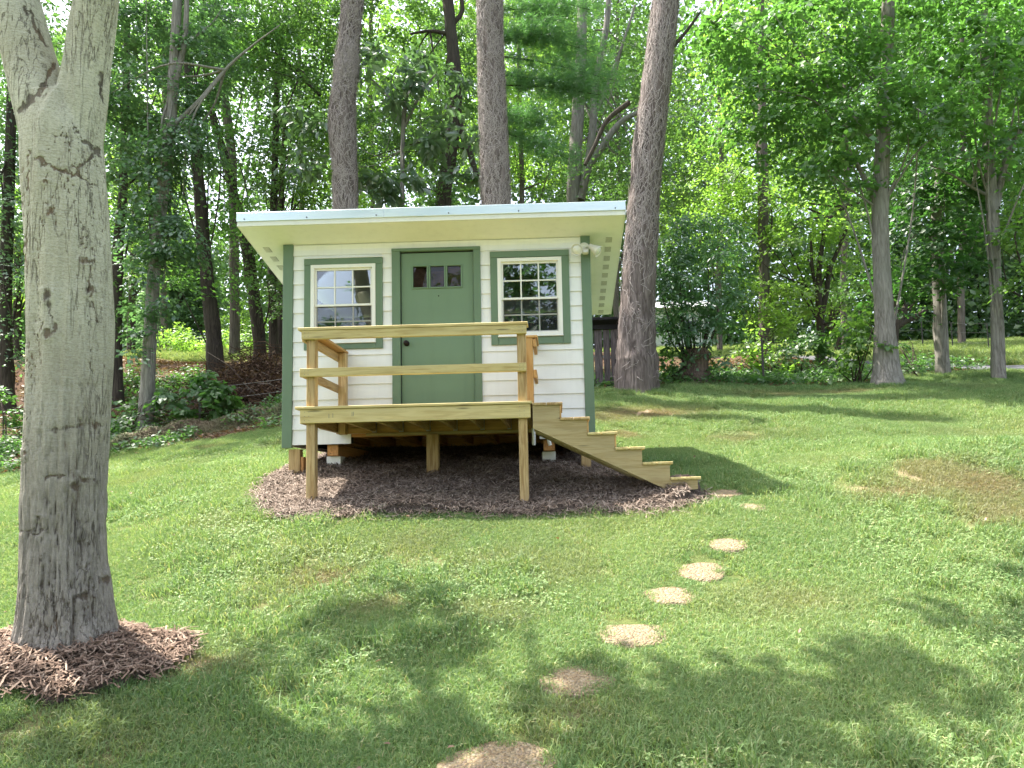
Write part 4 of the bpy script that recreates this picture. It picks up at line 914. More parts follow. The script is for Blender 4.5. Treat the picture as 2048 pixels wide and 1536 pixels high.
# ------------------------------------------------------------------ wood at the left
tree('hardwood_tree', 'grey trunk thickly wrapped in hanging ivy, nearest wood tree left of the shed', 'tree', [T_([(288, 862, 34), (293, 800, 28), (298, 700, 26), (304, 600, 24), (318, 450, 24), (335, 300, 23), (345, 180, 21), (352, 60, 19), (358, -60, 16)], 5.8), px_tube([(342, 190, 12), (368, 90, 11), (375, -40, 9)], 5.8), px_tube([(338, 260, 9), (400, 200, 8), (450, 140, 6), (500, 95, 4), (560, 50, 2)], 5.8)],
     [B(318, 440, 5.7, 36, 120, .35), B(300, 600, 5.6, 38, 60, .35), B(330, 320, 5.7, 50, 90, .4), B(270, 480, 5.8, 36, 70, .4), B(360, 480, 5.8, 46, 60, .5), B(260, 340, 6.0, 60, 60, .6), B(380, 300, 6.0, 70, 60, .7), B(300, 200, 6.2, 100, 70, .9), B(400, 130, 6.4, 90, 60, .9), B(270, 80, 6.4, 90, 70, .9), B(350, 20, 6.6, 140, 60, 1.1), B(295, 690, 5.6, 26, 40, .3), B(240, 220, 6.4, 60, 70, .7)], LF_BLUE, BK_GREY, .095, 1.35, 'wood trees left of the shed', .35, limbs=12, clump=.26, wid=.75, flat=.5, droop=.4)
def wood_tree(label, pl, Y, bl, lm, bm, size, cov, **kw): tree('hardwood_tree', label, 'tree', [T_(pl, Y)]+[px_tube(b, Y) for b in kw.pop('br', [])], bl, lm, bm, size, cov, 'wood trees left of the shed', kw.pop('flare', .35), limbs=kw.pop('limbs', 8), lr=.03, **kw)
wood_tree('dark bare trunk standing straight above the brown brush, mid-way between ivy trunk and shed', [(432, 762, 36), (430, 720, 31), (424, 640, 29), (412, 540, 26), (402, 430, 24), (392, 300, 22), (380, 190, 18), (372, 60, 15), (368, -50, 13)], 9.5,
          [B(430, 250, 9.5, 90, 60, 1.2), B(380, 100, 10, 120, 70, 1.5), B(470, 60, 10, 110, 70, 1.4), B(470, 420, 9.2, 50, 40, .7), B(440, 560, 9.2, 60, 30, .7), B(350, 560, 9.4, 45, 30, .6)], LF_MAPLE, BK_DARK, .115, 1.0)
wood_tree('dark leaning trunk crossing behind the left end of the roof', [(522, 735, 30), (518, 680, 26), (508, 600, 25), (494, 500, 24), (470, 400, 20), (448, 310, 17), (425, 230, 14), (410, 120, 12), (405, -20, 10)], 11.5,
          [B(540, 330, 11, 90, 55, 1.2), B(580, 200, 11, 90, 70, 1.3), B(540, 90, 11.5, 100, 70, 1.4), B(530, 560, 10.6, 55, 40, .8), B(500, 480, 10.8, 60, 40, .8), B(610, 90, 11.5, 80, 80, 1.2)], LF_MID, BK_DARK, .12, 1.0, br=[[(640, 190, 9), (600, 150, 10), (570, 125, 8), (550, 105, 6)]])
wood_tree('dark trunk close beside the leaning one, just left of the shed corner', [(548, 735, 20), (546, 640, 18), (544, 540, 17), (548, 400, 15), (552, 250, 13), (556, 60, 10)], 13., [B(560, 400, 13, 70, 60, 1.2), B(590, 280, 13, 80, 70, 1.3), B(560, 600, 12.6, 30, 40, .6), B(640, 60, 13, 90, 70, 1.4)], LF_MID, BK_DARK, .12, .9)
wood_tree('thin dark trunk touching the green corner board of the shed in view', [(562, 728, 15), (561, 600, 13), (560, 450, 12), (570, 250, 10)], 14., [B(640, 380, 13.5, 60, 60, 1.2), B(700, 330, 14, 80, 90, 1.5), B(660, 250, 14, 70, 70, 1.4), B(600, 30, 14, 90, 60, 1.5)], LF_YEL, BK_DARK, .125, .9)
wood_tree('stout dark trunk just right of the big foreground trunk', [(236, 792, 30), (232, 740, 25), (230, 640, 23), (236, 500, 20), (246, 380, 17), (252, 200, 14), (255, 20, 11)], 8.2, [B(230, 420, 8.2, 60, 60, .9), B(250, 300, 8.4, 70, 60, 1.), B(230, 150, 8.6, 80, 80, 1.2), B(215, 600, 8.2, 36, 50, .6), B(230, 30, 8.8, 90, 70, 1.3)], LF_MID, BK_DARK, .11, 1.0)
wood_tree('pair-like thin dark trunk deep in the wood right of the foreground trunk', [(262, 725, 16), (264, 600, 14), (268, 450, 12), (274, 300, 10)], 14., [B(270, 420, 13.5, 60, 70, 1.2), B(300, 520, 13.5, 50, 50, 1.), B(300, 330, 14, 70, 60, 1.3)], LF_YEL, BK_DARK, .12, .9)
wood_tree('dark trunk at the far left edge behind the foreground trunk', [(14, 815, 32), (12, 740, 27), (10, 620, 24), (14, 480, 22), (20, 300, 18), (26, 100, 14)], 8.6, [B(20, 420, 8.4, 60, 80, 1.), B(0, 300, 8.6, 60, 70, 1.), B(25, 560, 8.4, 40, 60, .7), B(20, 180, 8.8, 60, 70, 1.), B(20, 680, 8.4, 30, 50, .5), B(10, 60, 9, 90, 80, 1.2)], LF_BLUE, BK_DARK, .11, 1.15)
wood_tree('thin dark trunk second from the left edge, beside the foreground trunk', [(36, 770, 16), (34, 640, 14), (36, 450, 12)], 12., [B(40, 450, 12, 50, 80, 1.), B(30, 560, 12, 40, 60, .9)], LF_YEL, BK_DARK, .12, .9, limbs=4)
wood_tree('grey straight trunk high behind the left half of the roof', [(470, 700, 20), (468, 500, 18), (462, 300, 17), (440, 120, 15), (432, 0, 13), (428, -60, 12)], 15., [B(450, 140, 15, 110, 90, 2.), B(520, 20, 15.5, 120, 80, 2.), B(350, 420, 15, 60, 60, 1.4), B(400, 470, 15, 50, 40, 1.2)], LF_MID, BK_MID, .13, .9)
# deeper rows: lighter trees that close the gaps
def deep(label, x, w, Y, bl, lm, size=.16, cov=.9): tree('hardwood_tree', label, 'tree', [T_([(x, 712, w), (x-3, 560, w*.9), (x+4, 380, w*.8), (x-2, 150, w*.7), (x+3, -60, w*.55)], Y)], bl, lm, BK_MID, size, cov, 'deep wood trees', .2, limbs=5, lr=.05, clump=.6)
deep('slim far trunk deep in the wood behind the left pine', 742, 12, 22, [B(740, 60, 22, 150, 110, 3), B(780, 250, 22, 130, 110, 3), B(700, 420, 22, 90, 60, 2.5)], LF_YEL)
deep('slim far trunk deep in the wood behind the middle pine', 1040, 13, 23, [B(1030, 80, 23, 150, 120, 3), B(1060, 280, 23, 130, 110, 3), B(960, 250, 23, 110, 120, 3)], LF_YEL)
deep('slim far trunk deep in the wood behind the forked grey trunk', 1235, 12, 22, [B(1220, 60, 22, 150, 100, 3), B(1240, 260, 22, 120, 110, 3), B(1150, 420, 22, 110, 70, 2.6)], LF_MID)
deep('slim far trunk deep in the wood behind the stump bush', 1440, 12, 23, [B(1490, 120, 23, 110, 90, 3), B(1400, 480, 22, 110, 70, 3), B(1420, 320, 23, 60, 50, 2.4), B(1330, 360, 23, 80, 90, 2.4), B(1330, 200, 23, 50, 100, 2.)], LF_YEL)
deep('far trunk deep in the wood behind the wide maple crown', 1690, 13, 24, [B(1680, 120, 24, 180, 140, 3.4), B(1720, 330, 24, 130, 100, 3), B(1580, 380, 24, 70, 60, 2.6)], LF_MID)
deep('far trunk deep in the wood behind the two slim right trunks', 1925, 14, 24, [B(1900, 120, 24, 170, 150, 3.4), B(1950, 330, 24, 140, 110, 3), B(2060, 200, 24, 120, 200, 3), B(1830, 420, 24, 90, 70, 2.6)], LF_DARK)
deep('far trunk deep in the wood left of the leaning dark trunk', 330, 13, 24, [B(300, 120, 24, 160, 140, 3.4), B(260, 380, 24, 110, 130, 3), B(420, 30, 24, 120, 80, 3), B(330, 480, 24, 50, 60, 2)], LF_YEL, .16, .45)
deep('far trunk deep in the wood at the left edge', 60, 13, 24, [B(40, 150, 24, 150, 180, 3.4), B(30, 450, 24, 110, 140, 3)], LF_MID)
deep('far trunk deep in the wood above the left end of the roof', 600, 12, 24, [B(600, 60, 24, 130, 110, 3), B(640, 260, 24, 100, 110, 3), B(640, 430, 24, 80, 60, 2)], LF_MID, .16, .6)
# far wood as one mass, with natural gaps
def woodland():
    n = 95000; X = rng.uniform(-48, 62, n); Y = rng.uniform(33, 46, n); base = hgt(X, Y, False); H = rng.uniform(0, 1, n)**1.25*25
    P = np.stack([X, Y, base+H+.2], 1)
    keep = fbm(P*np.array([.16, .16, .2]), 3, 61) > -.5-.5*(H < 9)
    keep &= ~((H > 7) & (X < -7) & (rng.random(n) < .55))
    keep &= ~((H < 5.5) & (X < -6) & (X > -26) & (rng.random(n) < .3))
    P = P[keep]; idx = np.repeat(np.arange(len(P)), 3)
    Q = P[idx]+rng.normal(size=(len(idx), 3))*np.array([.35, .5, .25]); m = len(Q)
    V, F = leaf_arrays(Q, unit(rng.normal(size=(m, 3))*.8+np.array([0, -.3, .8])), .38*(.6+.8*rng.random(m)), .7, .1)
    o = mk('woodland', V, F, LF_MID, kind='stuff'); tag(o, 'distant leafy wood closing the view behind the nearer trees', 'woodland')
    for k in range(26):
        pass
woodland()
def conifers():
    spots = [(360, 640, 26, 1.0), (325, 640, 27, .9), (400, 650, 27, .9), (1960, 640, 36, 1.3), (2040, 630, 37, 1.5), (1880, 640, 37, 1.2), (1810, 645, 38, 1.1), (2120, 620, 38, 1.5)]
    lab = ['blue-green far evergreen seen left of the shed, nearest of three', 'blue-green far evergreen seen just right of the ivy trunk', 'blue-green far evergreen seen low left of the dark leaning trunk', 'dark far evergreen behind the field, left of the rightmost slim trunk', 'dark far evergreen behind the field at the right edge', 'dark far evergreen behind the field between the slim right trunks', 'dark far evergreen behind the field just right of the flared trunk', 'dark far evergreen past the right edge of the field']
    for (x, y, Y, s), l in zip(spots, lab):
        w = at(x, y, Y); p = on(w[0], Y); root = thing('evergreen_tree', l, 'tree', tuple(p), 'far evergreens'); H = 6.5*s
        V, F = tube([(*p, .14), (*(p+[0, 0, H*.5]), .1), (*(p+[0, 0, H]), .03)], 8, .5, .05, 1); mk('trunk', V, F, BK_DARK, root, smooth=True)
        n = 5000; t = rng.random(n)**.8; r = (1-t)**.8*1.9*s*(.35+.65*rng.random(n)); a = rng.random(n)*6.283
        tier = .22*np.sin(t*34); P = p+np.stack([np.cos(a)*r, np.sin(a)*r, .25+t*H*.97-r*.25+tier*.5], 1)
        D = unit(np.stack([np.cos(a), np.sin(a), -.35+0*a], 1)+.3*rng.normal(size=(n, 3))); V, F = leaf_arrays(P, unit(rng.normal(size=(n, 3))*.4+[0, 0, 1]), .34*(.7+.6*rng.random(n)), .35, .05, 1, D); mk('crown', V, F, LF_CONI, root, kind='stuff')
conifers()
# a tree across the lawn behind the viewer: it is what the right window mirrors
tree('yard_tree', 'leafy yard tree standing behind the viewer, mirrored dark in the right window', 'tree', [[(1.2, -19, float(hgt(1.2, -19))-.1, .3), (1.3, -19, 1.5, .24), (1.1, -19, 6, .14)]],
     [(np.array([2.2, -19, 5.]), 2.6, 2.4, 1.8), (np.array([2.3, -19.5, 7.2]), 2.8, 2.4, 2.2), (np.array([.2, -18.5, 5.4]), 1.9, 2., 1.8), (np.array([.6, -19, 9]), 2., 2., 1.5), (np.array([4, -20, 4.5]), 2, 2, 2.2)], LF_DARK, BK_DARK, .28, 1.9, None, .4, limbs=12, lr=.07, clump=.5)
tree('yard_tree', 'thin-leaved yard tree behind the viewer, mirrored faintly in the left window', 'tree', [[(-5.2, -22, float(hgt(-5.2, -22))-.1, .22), (-5.0, -22, 2.5, .17), (-4.7, -22, 7, .1)]],
     [(np.array([-4.4, -22, 8.2]), 2.0, 1.6, 1.2), (np.array([-6.4, -22, 6.]), 1.2, 1.2, 1.), (np.array([-3.6, -22, 6.2]), 1.3, 1.2, 1.2)], LF_DARK, BK_DARK, .2, .8, None, .4, limbs=12, lr=.06, clump=.45)

# ------------------------------------------------------------------ shrubs, undergrowth
def bush(name, label, px, py, Y, blobs, mat, size, cov=1.3, group=None, stems=8, **kw):
    p = on(at(px, py, Y)[0], Y); root = thing(name, label, 'shrub', tuple(p), group)
    V, F = branchlets(blobs, [tuple(p), tuple(p+[.08, 0, 0]), tuple(p+[-.08, 0, 0])], stems, .014); mk('stem', V, F, TWIG, root, smooth=True, kind='stuff')
    V, F = clumps(blobs, size, cov, **kw); mk('foliage', V, F, mat, root, kind='stuff'); return root
bush('sapling_shrub', 'bright broad-leaved sapling clump hugging the flared grey trunk', 1715, 755, 6.6, [B(1715, 660, 6.5, 50, 26, .4), B(1735, 700, 6.4, 36, 26, .35), B(1695, 700, 6.6, 32, 28, .35), B(1690, 745, 6.5, 32, 16, .3), B(1730, 640, 6.7, 40, 20, .35)], LF_SHRUB, .12, 1.3, clump=.2, wid=.75, flat=.4, droop=.3)
bush('leafy_shrub', 'round dark green shrub under the thin-trunked tree behind the metal post', 1605, 745, 8.5, [B(1605, 690, 8.4, 50, 34, .6), B(1640, 715, 8.3, 34, 24, .5), B(1575, 715, 8.4, 36, 24, .5)], LF_COVER, .10, 1.3, clump=.25, wid=.7)
bush('leafy_shrub', 'pale sunlit leafy shrub right of the stump', 1540, 750, 8.0, [B(1530, 690, 8.0, 46, 30, .5), B(1500, 720, 7.8, 40, 22, .5), B(1550, 725, 7.8, 30, 20, .4)], LF_YEL, .10, 1.0, clump=.25, wid=.7)
bush('leafy_shrub', 'pale sunlit shrub between the thin tree and the yellow-green tree', 1550, 640, 10.5, [B(1545, 640, 10.5, 40, 36, .7), B(1500, 600, 10.5, 40, 40, .7), B(1585, 655, 10.5, 30, 24, .5)], LF_YEL, .11, .9, clump=.3, wid=.7)
bush('leafy_shrub', 'dark shrub filling the gap right of the leaning pine base', 1335, 745, 6.8, [B(1335, 715, 6.8, 34, 30, .4), B(1345, 750, 6.7, 30, 14, .3), B(1430, 735, 6.9, 36, 22, .4)], LF_COVER, .09, 1.3, clump=.2, wid=.7)
bush('weedy_shrub', 'low weedy shrub beside the road right of the flared trunk', 1830, 735, 7.8, [B(1830, 735, 7.8, 34, 8, .3), B(1800, 690, 9.5, 22, 8, .3)], LF_COVER, .08, 1.2, clump=.14, wid=.6)
bush('broadleaf_sapling', 'broad-leaved green sapling around the metal post left of the shed', 430, 840, 5.6, [B(420, 790, 5.5, 55, 16, .35), B(400, 820, 5.4, 60, 18, .35), B(450, 800, 5.6, 40, 16, .3), B(350, 790, 5.5, 40, 18, .3), B(410, 765, 5.7, 25, 10, .2)], LF_COVER, .15, 1.1, clump=.16, wid=.62, flat=.4, detail=2, droop=.4)
bush('leafy_shrub', 'low leafy shrub at the foot of the ivy-wrapped trunk', 265, 850, 5.8, [B(250, 820, 5.8, 45, 26, .4), B(320, 800, 5.9, 34, 22, .4), B(235, 860, 5.5, 26, 20, .3)], LF_COVER, .10, 1.1, clump=.2, wid=.65)
bush('leafy_shrub', 'dark leafy shrub at the far left edge behind the foreground trunk', 15, 880, 5.8, [B(15, 840, 6.2, 36, 30, .5), B(5, 790, 6.8, 36, 26, .5), B(20, 890, 5.6, 26, 16, .3)], LF_COVER, .10, 1.2, clump=.2, wid=.65)
for k, (x, y, Y, rx, ry, l) in enumerate([(470, 672, 17, 50, 22, 'bright yellow-green sunlit bush beyond the brush, right of the dark bare trunk'), (385, 690, 16, 50, 16, 'bright yellow-green sunlit bush beyond the brush, left of the dark bare trunk'), (480, 640, 22, 40, 34, 'pale rounded far bush between the dark bare trunk and the leaning one'), (345, 668, 18, 30, 24, 'bright far bush right of the ivy trunk')]):
    bush('sunlit_bush', l, x, y+20, Y, [B(x, y, Y, rx, ry, rx/ppm(Y)), B(x+rx*.6, y+ry*.5, Y, rx*.6, ry*.6, .5), B(x-rx*.6, y+ry*.5, Y, rx*.6, ry*.6, .5)], LF_YEL, .12, 1.3, 'sunlit bushes beyond the wood', 5, clump=.3)

def scatter(n, xr, yr, cond):
    X = rng.uniform(*xr, n); Y = rng.uniform(*yr, n); k = cond(X, Y); return X[k], Y[k]
def cover():
    X, Y = scatter(26000, (-9, 15), (3.6, 10), lambda x, y: (y > lawn_edge(x)+.15*n2(x, y, 1.3, 77)) & (n2(x, y, .7, 71) > np.where(x > 4, -.25, .0)) & (road_dist(x, y) > .9) & ~((x > -4.6) & (x < -.5) & (y > 6.2)))
    h = .06+.3*np.clip(n2(X, Y, .9, 72)+.3, 0, 1)*rng.random(len(X)); P = np.stack([X, Y, hgt(X, Y)+h], 1)
    idx = np.repeat(np.arange(len(P)), 4); m = len(idx); Q = P[idx]+rng.normal(size=(m, 3))*.05
    V, F = leaf_arrays(Q, unit(rng.normal(size=(m, 3))*.45+[0, -.2, 1]), .085*(.6+.8*rng.random(m)), .6, .08)
    tag(mk('ground_cover', V, F, LF_COVER, kind='stuff'), 'low leafy ground cover along the edge of the wood', 'ground cover')
    X, Y = scatter(30000, (-12, 14), (4, 13), lambda x, y: (y > lawn_edge(x)-.1) & (road_dist(x, y) > .8) & ~((x > 11) & (y < 9)))
    P = np.stack([X, Y, hgt(X, Y)+.012+.03*rng.random(len(X))], 1); m = len(P)
    V, F = leaf_arrays(P, unit(rng.normal(size=(m, 3))*.35+[0, 0, 1]), .09*(.6+.7*rng.random(m)), .6, .1)
    tag(mk('leaf_litter', V, F, LITTER, kind='stuff'), 'brown fallen leaves carpeting the wood floor', 'leaf litter')
cover()
def fallen():
    X, Y = scatter(900, (-3, 9), (-5.5, 4), lambda x, y: lawn(x, y) > .9); X, Y = X[:130], Y[:130]; m = len(X)
    V, F = leaf_arrays(np.stack([X, Y, hgt(X, Y)+.045+.02*rng.random(m)], 1), unit(rng.normal(size=(m, 3))*.4+[0, 0, 1]), .02+.03*rng.random(m), .6, .15, 2)
    tag(mk('fallen_leaves', V, F, LITTER, kind='stuff'), 'stray brown fallen leaves scattered on the lawn', 'leaves')
fallen()
def sticks(n, sampler, lmin, lmax, r, zmax):
    parts = []
    for k in range(n):
        x, y = sampler(); z = float(hgt(x, y))+rng.random()**1.5*zmax(x, y); L = rng.uniform(lmin, lmax); a = rng.random()*6.283; e = rng.normal()*.35
        d = np.array([math.cos(a)*math.cos(e), math.sin(a)*math.cos(e), math.sin(e)]); c = np.array([x, y, z]); b = rng.normal(size=3)*L*.12; rr = r*rng.uniform(.4, 1.3)
        P = np.stack([c-d*L/2, c+b, c+d*L/2]); u = unit(np.cross(d, rdir(1)[0])); w = np.cross(d, u)
        V = np.concatenate([p+np.stack([u*q, w*q, -(u+w)*.7*q]) for p, q in zip(P, (rr, rr*.8, rr*.35))])
        F = np.array([[0, 1, 4, 3], [1, 2, 5, 4], [2, 0, 3, 5], [3, 4, 7, 6], [4, 5, 8, 7], [5, 3, 6, 8]]); parts.append((V, F))
    return join(parts)
def brush():
    p = on(-3.5, 7.2); root = thing('brush_pile', 'brown tangled pile of cut brush and sticks left of the shed', 'brush pile', tuple(p))
    zm = lambda x, y: 1.35*math.exp(-((x+3.5)/1.6)**2-((y-7.3)/.8)**2)+.1
    V, F = sticks(2300, lambda: (rng.normal()*1.35-3.5, 7.2+rng.normal()*.7), .3, 1.3, .011, zm); mk('brush_sticks', V, F, BRUSH, root, kind='stuff')
    V, F = sticks(120, lambda: (rng.normal()*1.3-3.3, 6.8+rng.normal()*.5), .6, 1.7, .014, zm); mk('pale_sticks', V, F, BRUSHG, root, kind='stuff')
    n = 13000; X = rng.normal(size=n)*1.3-3.5; Y = 7.2+rng.normal(size=n)*.7; Z = hgt(X, Y)+rng.random(n)*(1.2*np.exp(-((X+3.5)/1.6)**2-((Y-7.3)/.8)**2)+.06)
    V, F = leaf_arrays(np.stack([X, Y, Z], 1), rdir(n), .09*(.5+rng.random(n)), .4, .15); mk('dead_leaves', V, F, LITTER, root, kind='stuff')
brush()
def windrow():
    pts = np.array([ground_at(x, y) for x, y in ((215, 905), (290, 888), (360, 872), (430, 862), (500, 846), (560, 836), (600, 830))]); pts = spline(pts, 120)
    n = 22000; i = rng.integers(120, size=n); hump = .5+.5*np.abs(np.sin(i*.16+np.sin(i*.05)*2)); t = rng.normal(size=n)*.22
    X = pts[i, 0]+rng.normal(size=n)*.06; Y = pts[i, 1]+.12+t; Z = hgt(X, Y)+rng.random(n)**.5*.26*hump*np.exp(-(t/.26)**2)+.01
    K = 3; d = unit(np.stack([rng.normal(size=n), rng.normal(size=n)*.7, rng.normal(size=n)*.3-.1], 1)); L = .05+.10*rng.random(n); P0 = np.stack([X, Y, Z], 1)
    path = np.stack([P0-d*L[:, None]/2, P0+[0, 0, .012], P0+d*L[:, None]/2], 1); V, F = ribbons(path, .006+.004*rng.random(n), np.broadcast_to(unit(np.array([0, -.4, 1.])), path.shape))
    M = Mat('clippings'); rp = M.n('NewGeometry').outputs['Random Per Island']; nz = M.noise(M.geo(), 1.2, 3); M.p(Base_Color=M.mix(M.ramp(nz, [(.4, 0.), (.6, 1.)]), M.mix(rp, (.10, .115, .05), (.21, .21, .10)), M.mix(rp, (.15, .11, .07), (.27, .21, .13))), Roughness=.9)
    tag(mk('grass_clippings', V, F, M.m, kind='stuff'), 'lumpy windrow of dried grass clippings along the left lawn edge', 'clippings')
windrow()

# ------------------------------------------------------------------ fences, boards, distant house
def tpost(root, p, h, tip=False):
    d = Vector(p); m = boxmesh(.035, .035, h+.3, .004); o = None
    V = []; F = []
    for a, b, c, e in ((-.024, .024, -.004, .004), (-.004, .004, .0045, .03)):
        i = len(V); V += [(p[0]+x, p[1]+y, p[2]+z) for z in (-.3, h) for x, y in ((a, c), (b, c), (b, e), (a, e))]; F += [tuple(i+j for j in f) for f in ((0, 1, 5, 4), (1, 2, 6, 5), (2, 3, 7, 6), (3, 0, 4, 7), (4, 5, 6, 7))]
    for k in range(int(h/.12)):
        i = len(V); z = .1+k*.12; V += [(p[0]+x, p[1]+y, p[2]+z+q) for q in (0, .02) for x, y in ((-.008, -.012), (.008, -.012), (.008, -.0045), (-.008, -.0045))]; F += [tuple(i+j for j in f) for f in ((0, 1, 5, 4), (1, 2, 6, 5), (3, 0, 4, 7), (4, 5, 6, 7))]
    o = mk('post', V, F, STEEL, root)
    if tip: box('post_tip', (p[0]-.021, p[1]-.008, p[2]+h-.10), (p[0]+.021, p[1]-.0045, p[2]+h+.002), STEELW, root, 0)
def wire(root, a, b, sag=.03):
    a = np.array(a); b = np.array(b); P = [(*(a+(b-a)*t-[0, 0, sag*4*t*(1-t)]), .0035) for t in np.linspace(0, 1, 9)]; V, F = tube(P, 5, .4, 0, 0); mk('wire', V, F, WIRE, root)
gp = [on(at(x, y, 18)[0], 18) for x, y in ((1790, 684), (1846, 694), (1906, 701), (1978, 704))]
fr = thing('wire_fence', 'wire fence on thin dark metal posts crossing the bright field', 'fence', tuple(gp[1]))
for p in gp: tpost(fr, p, 57/ppm(p[1]))
for a, b in zip(gp[:-1], gp[1:]):
    for h in (.35, .75, 1.1): wire(fr, a+[0, 0, h], b+[0, 0, h])
pp = on(at(1527, 752, 6.6)[0], 6.6); fp = thing('fence_post', 'single thin rusty metal stake at the lawn edge right of the stump', 'fence post', tuple(pp)); tpost(fp, pp, 98/ppm(6.6))
lp = on(at(399, 852, 5.4)[0], 5.4); l2 = on(lp[0]-4.6, 5.2); l3 = on(.2, 6.4)
fl_ = thing('wire_fence', 'white-tipped metal post with sagging wires left of the shed', 'fence', tuple(lp)); tpost(fl_, lp, 82/ppm(5.4), True); tpost(fl_, l2, .85, True); tpost(fl_, l3, .85)
for h in (.25, .5, .75): wire(fl_, lp+[0, -.02, h], l2+[0, -.02, h], .05); wire(fl_, lp+[0, -.02, h], l3+[0, -.02, h], .05)
def boards():
    Y = 6.6; a = at(1180, 760, Y)[0]; b = at(1262, 760, Y)[0]; z1 = at(1210, 645, Y)[2]; root = thing('board_fence', 'weathered grey vertical board screen under a dark rail between shed and leaning pine', 'fence', ((a+b)/2, Y, float(hgt(a, Y))))
    x = a-.5
    while x < b+.35:
        w = rng.uniform(.10, .17); zb = float(hgt(x, Y))-.1; beam('board', (x+w/2+rng.normal()*.012, Y+rng.normal()*.012, zb), (x+w/2+rng.normal()*.02, Y+rng.normal()*.012, z1-rng.uniform(.03, .13)), w, .024, GREYW, root, (1, 0, 0), .003); x += w+rng.uniform(.008, .035)
    M = plain('charred_wood', (.012, .011, .012), .9); box('top_rail', (a-.6, Y-.07, z1-.16), (b+.4, Y-.025, z1-.06), M, root); box('roof_edge', (a-.7, Y-.25, z1+.0), (b+.5, Y+.6, z1+.06), M, root)
boards()
def house():
    Y = 27.; c = at(1340, 630, Y); z0 = float(hgt(c[0], Y)); root = thing('farm_building', 'pale grey low building glimpsed through leaves right of the leaning pine', 'building', (c[0], Y, z0))
    w = plain('pale_wall', (.62, .62, .62), .8); r = plain('grey_roof', (.45, .46, .48), .6); x0, x1 = c[0]-1.9, c[0]+2.1; zt = at(1340, 615, Y)[2]
    zb = min(z0, zt-2.2)-.3
    wl_ = box('wall', (x0, Y, zb), (x1, Y+5, zt), w, root, 0)
    V = [(x0-.3, Y-.4, zt-.1), (x1+.3, Y-.4, zt-.1), (x1+.3, Y+2.5, zt+1.), (x0-.3, Y+2.5, zt+1.), (x0-.3, Y+5.4, zt-.1), (x1+.3, Y+5.4, zt-.1)]; mk('roof', V, [(0, 1, 2, 3), (3, 2, 5, 4), (0, 3, 4), (1, 5, 2)], r, root)
    g_ = plain('window_dark', (.05, .06, .07), .2)
    for k in (-.9, .9): wn_ = box('window', (c[0]+k-.35, Y-.03, zt-1.5), (c[0]+k+.35, Y-.002, zt-.6), w, root, 0); box('pane', (c[0]+k-.29, Y-.036, zt-1.44), (c[0]+k+.29, Y-.031, zt-.66), g_, wn_, 0)
house()

# ------------------------------------------------------------------ mulch
def mulch_mat(name, a, b, c):
    M = Mat(name); rp = M.n('NewGeometry').outputs['Random Per Island']; M.p(Base_Color=M.ramp(rp, [(0., a), (.5, b), (1., c)]), Roughness=.9); M.set(M.b, 'Specular IOR Level', .2); return M.m
MU1 = mulch_mat('pine_straw', (.085, .06, .045), (.18, .135, .105), (.31, .255, .21)); MU2 = mulch_mat('shredded_bark', (.085, .055, .038), (.18, .12, .088), (.31, .235, .18))
def mulch(name, label, mat, X, Y, Z, lmin, lmax, wd, soil):
    n = len(X); a = rng.random(n)*6.283; d = unit(np.stack([np.cos(a), np.sin(a), rng.normal(size=n)*.22+.27*np.sin(a)], 1)); L = rng.uniform(lmin, lmax, n); P = np.stack([X, Y, Z], 1); bend = rng.normal(size=(n, 3))*.012
    path = np.stack([P-d*L[:, None]/2, P+bend+[0, 0, .006], P+d*L[:, None]/2], 1); nn = unit(rng.normal(size=(n, 1, 3))*.35+np.array([0, -.3, 1.])); V, F = ribbons(path, wd*(.5+rng.random(n)), np.broadcast_to(nn, path.shape))
    return tag(mk(name, V, F, mat, kind='stuff'), label, 'mulch')
def moundmesh(name, label, xs, ys, inside, rise, mat):
    X, Y = np.meshgrid(xs, ys); k = inside(X, Y); Z = hgt(X, Y)+np.where(k > 0, rise(X, Y)*k, -.06); V = np.stack([X, Y, Z], -1).reshape(-1, 3); nx, ny = len(xs), len(ys); i = (np.arange(ny-1)[:, None]*nx+np.arange(nx-1)[None]).ravel(); q = np.stack([i, i+1, i+nx+1, i+nx], 1)
    q = q[(k.ravel()[q] > 0).any(1)]; return V, q
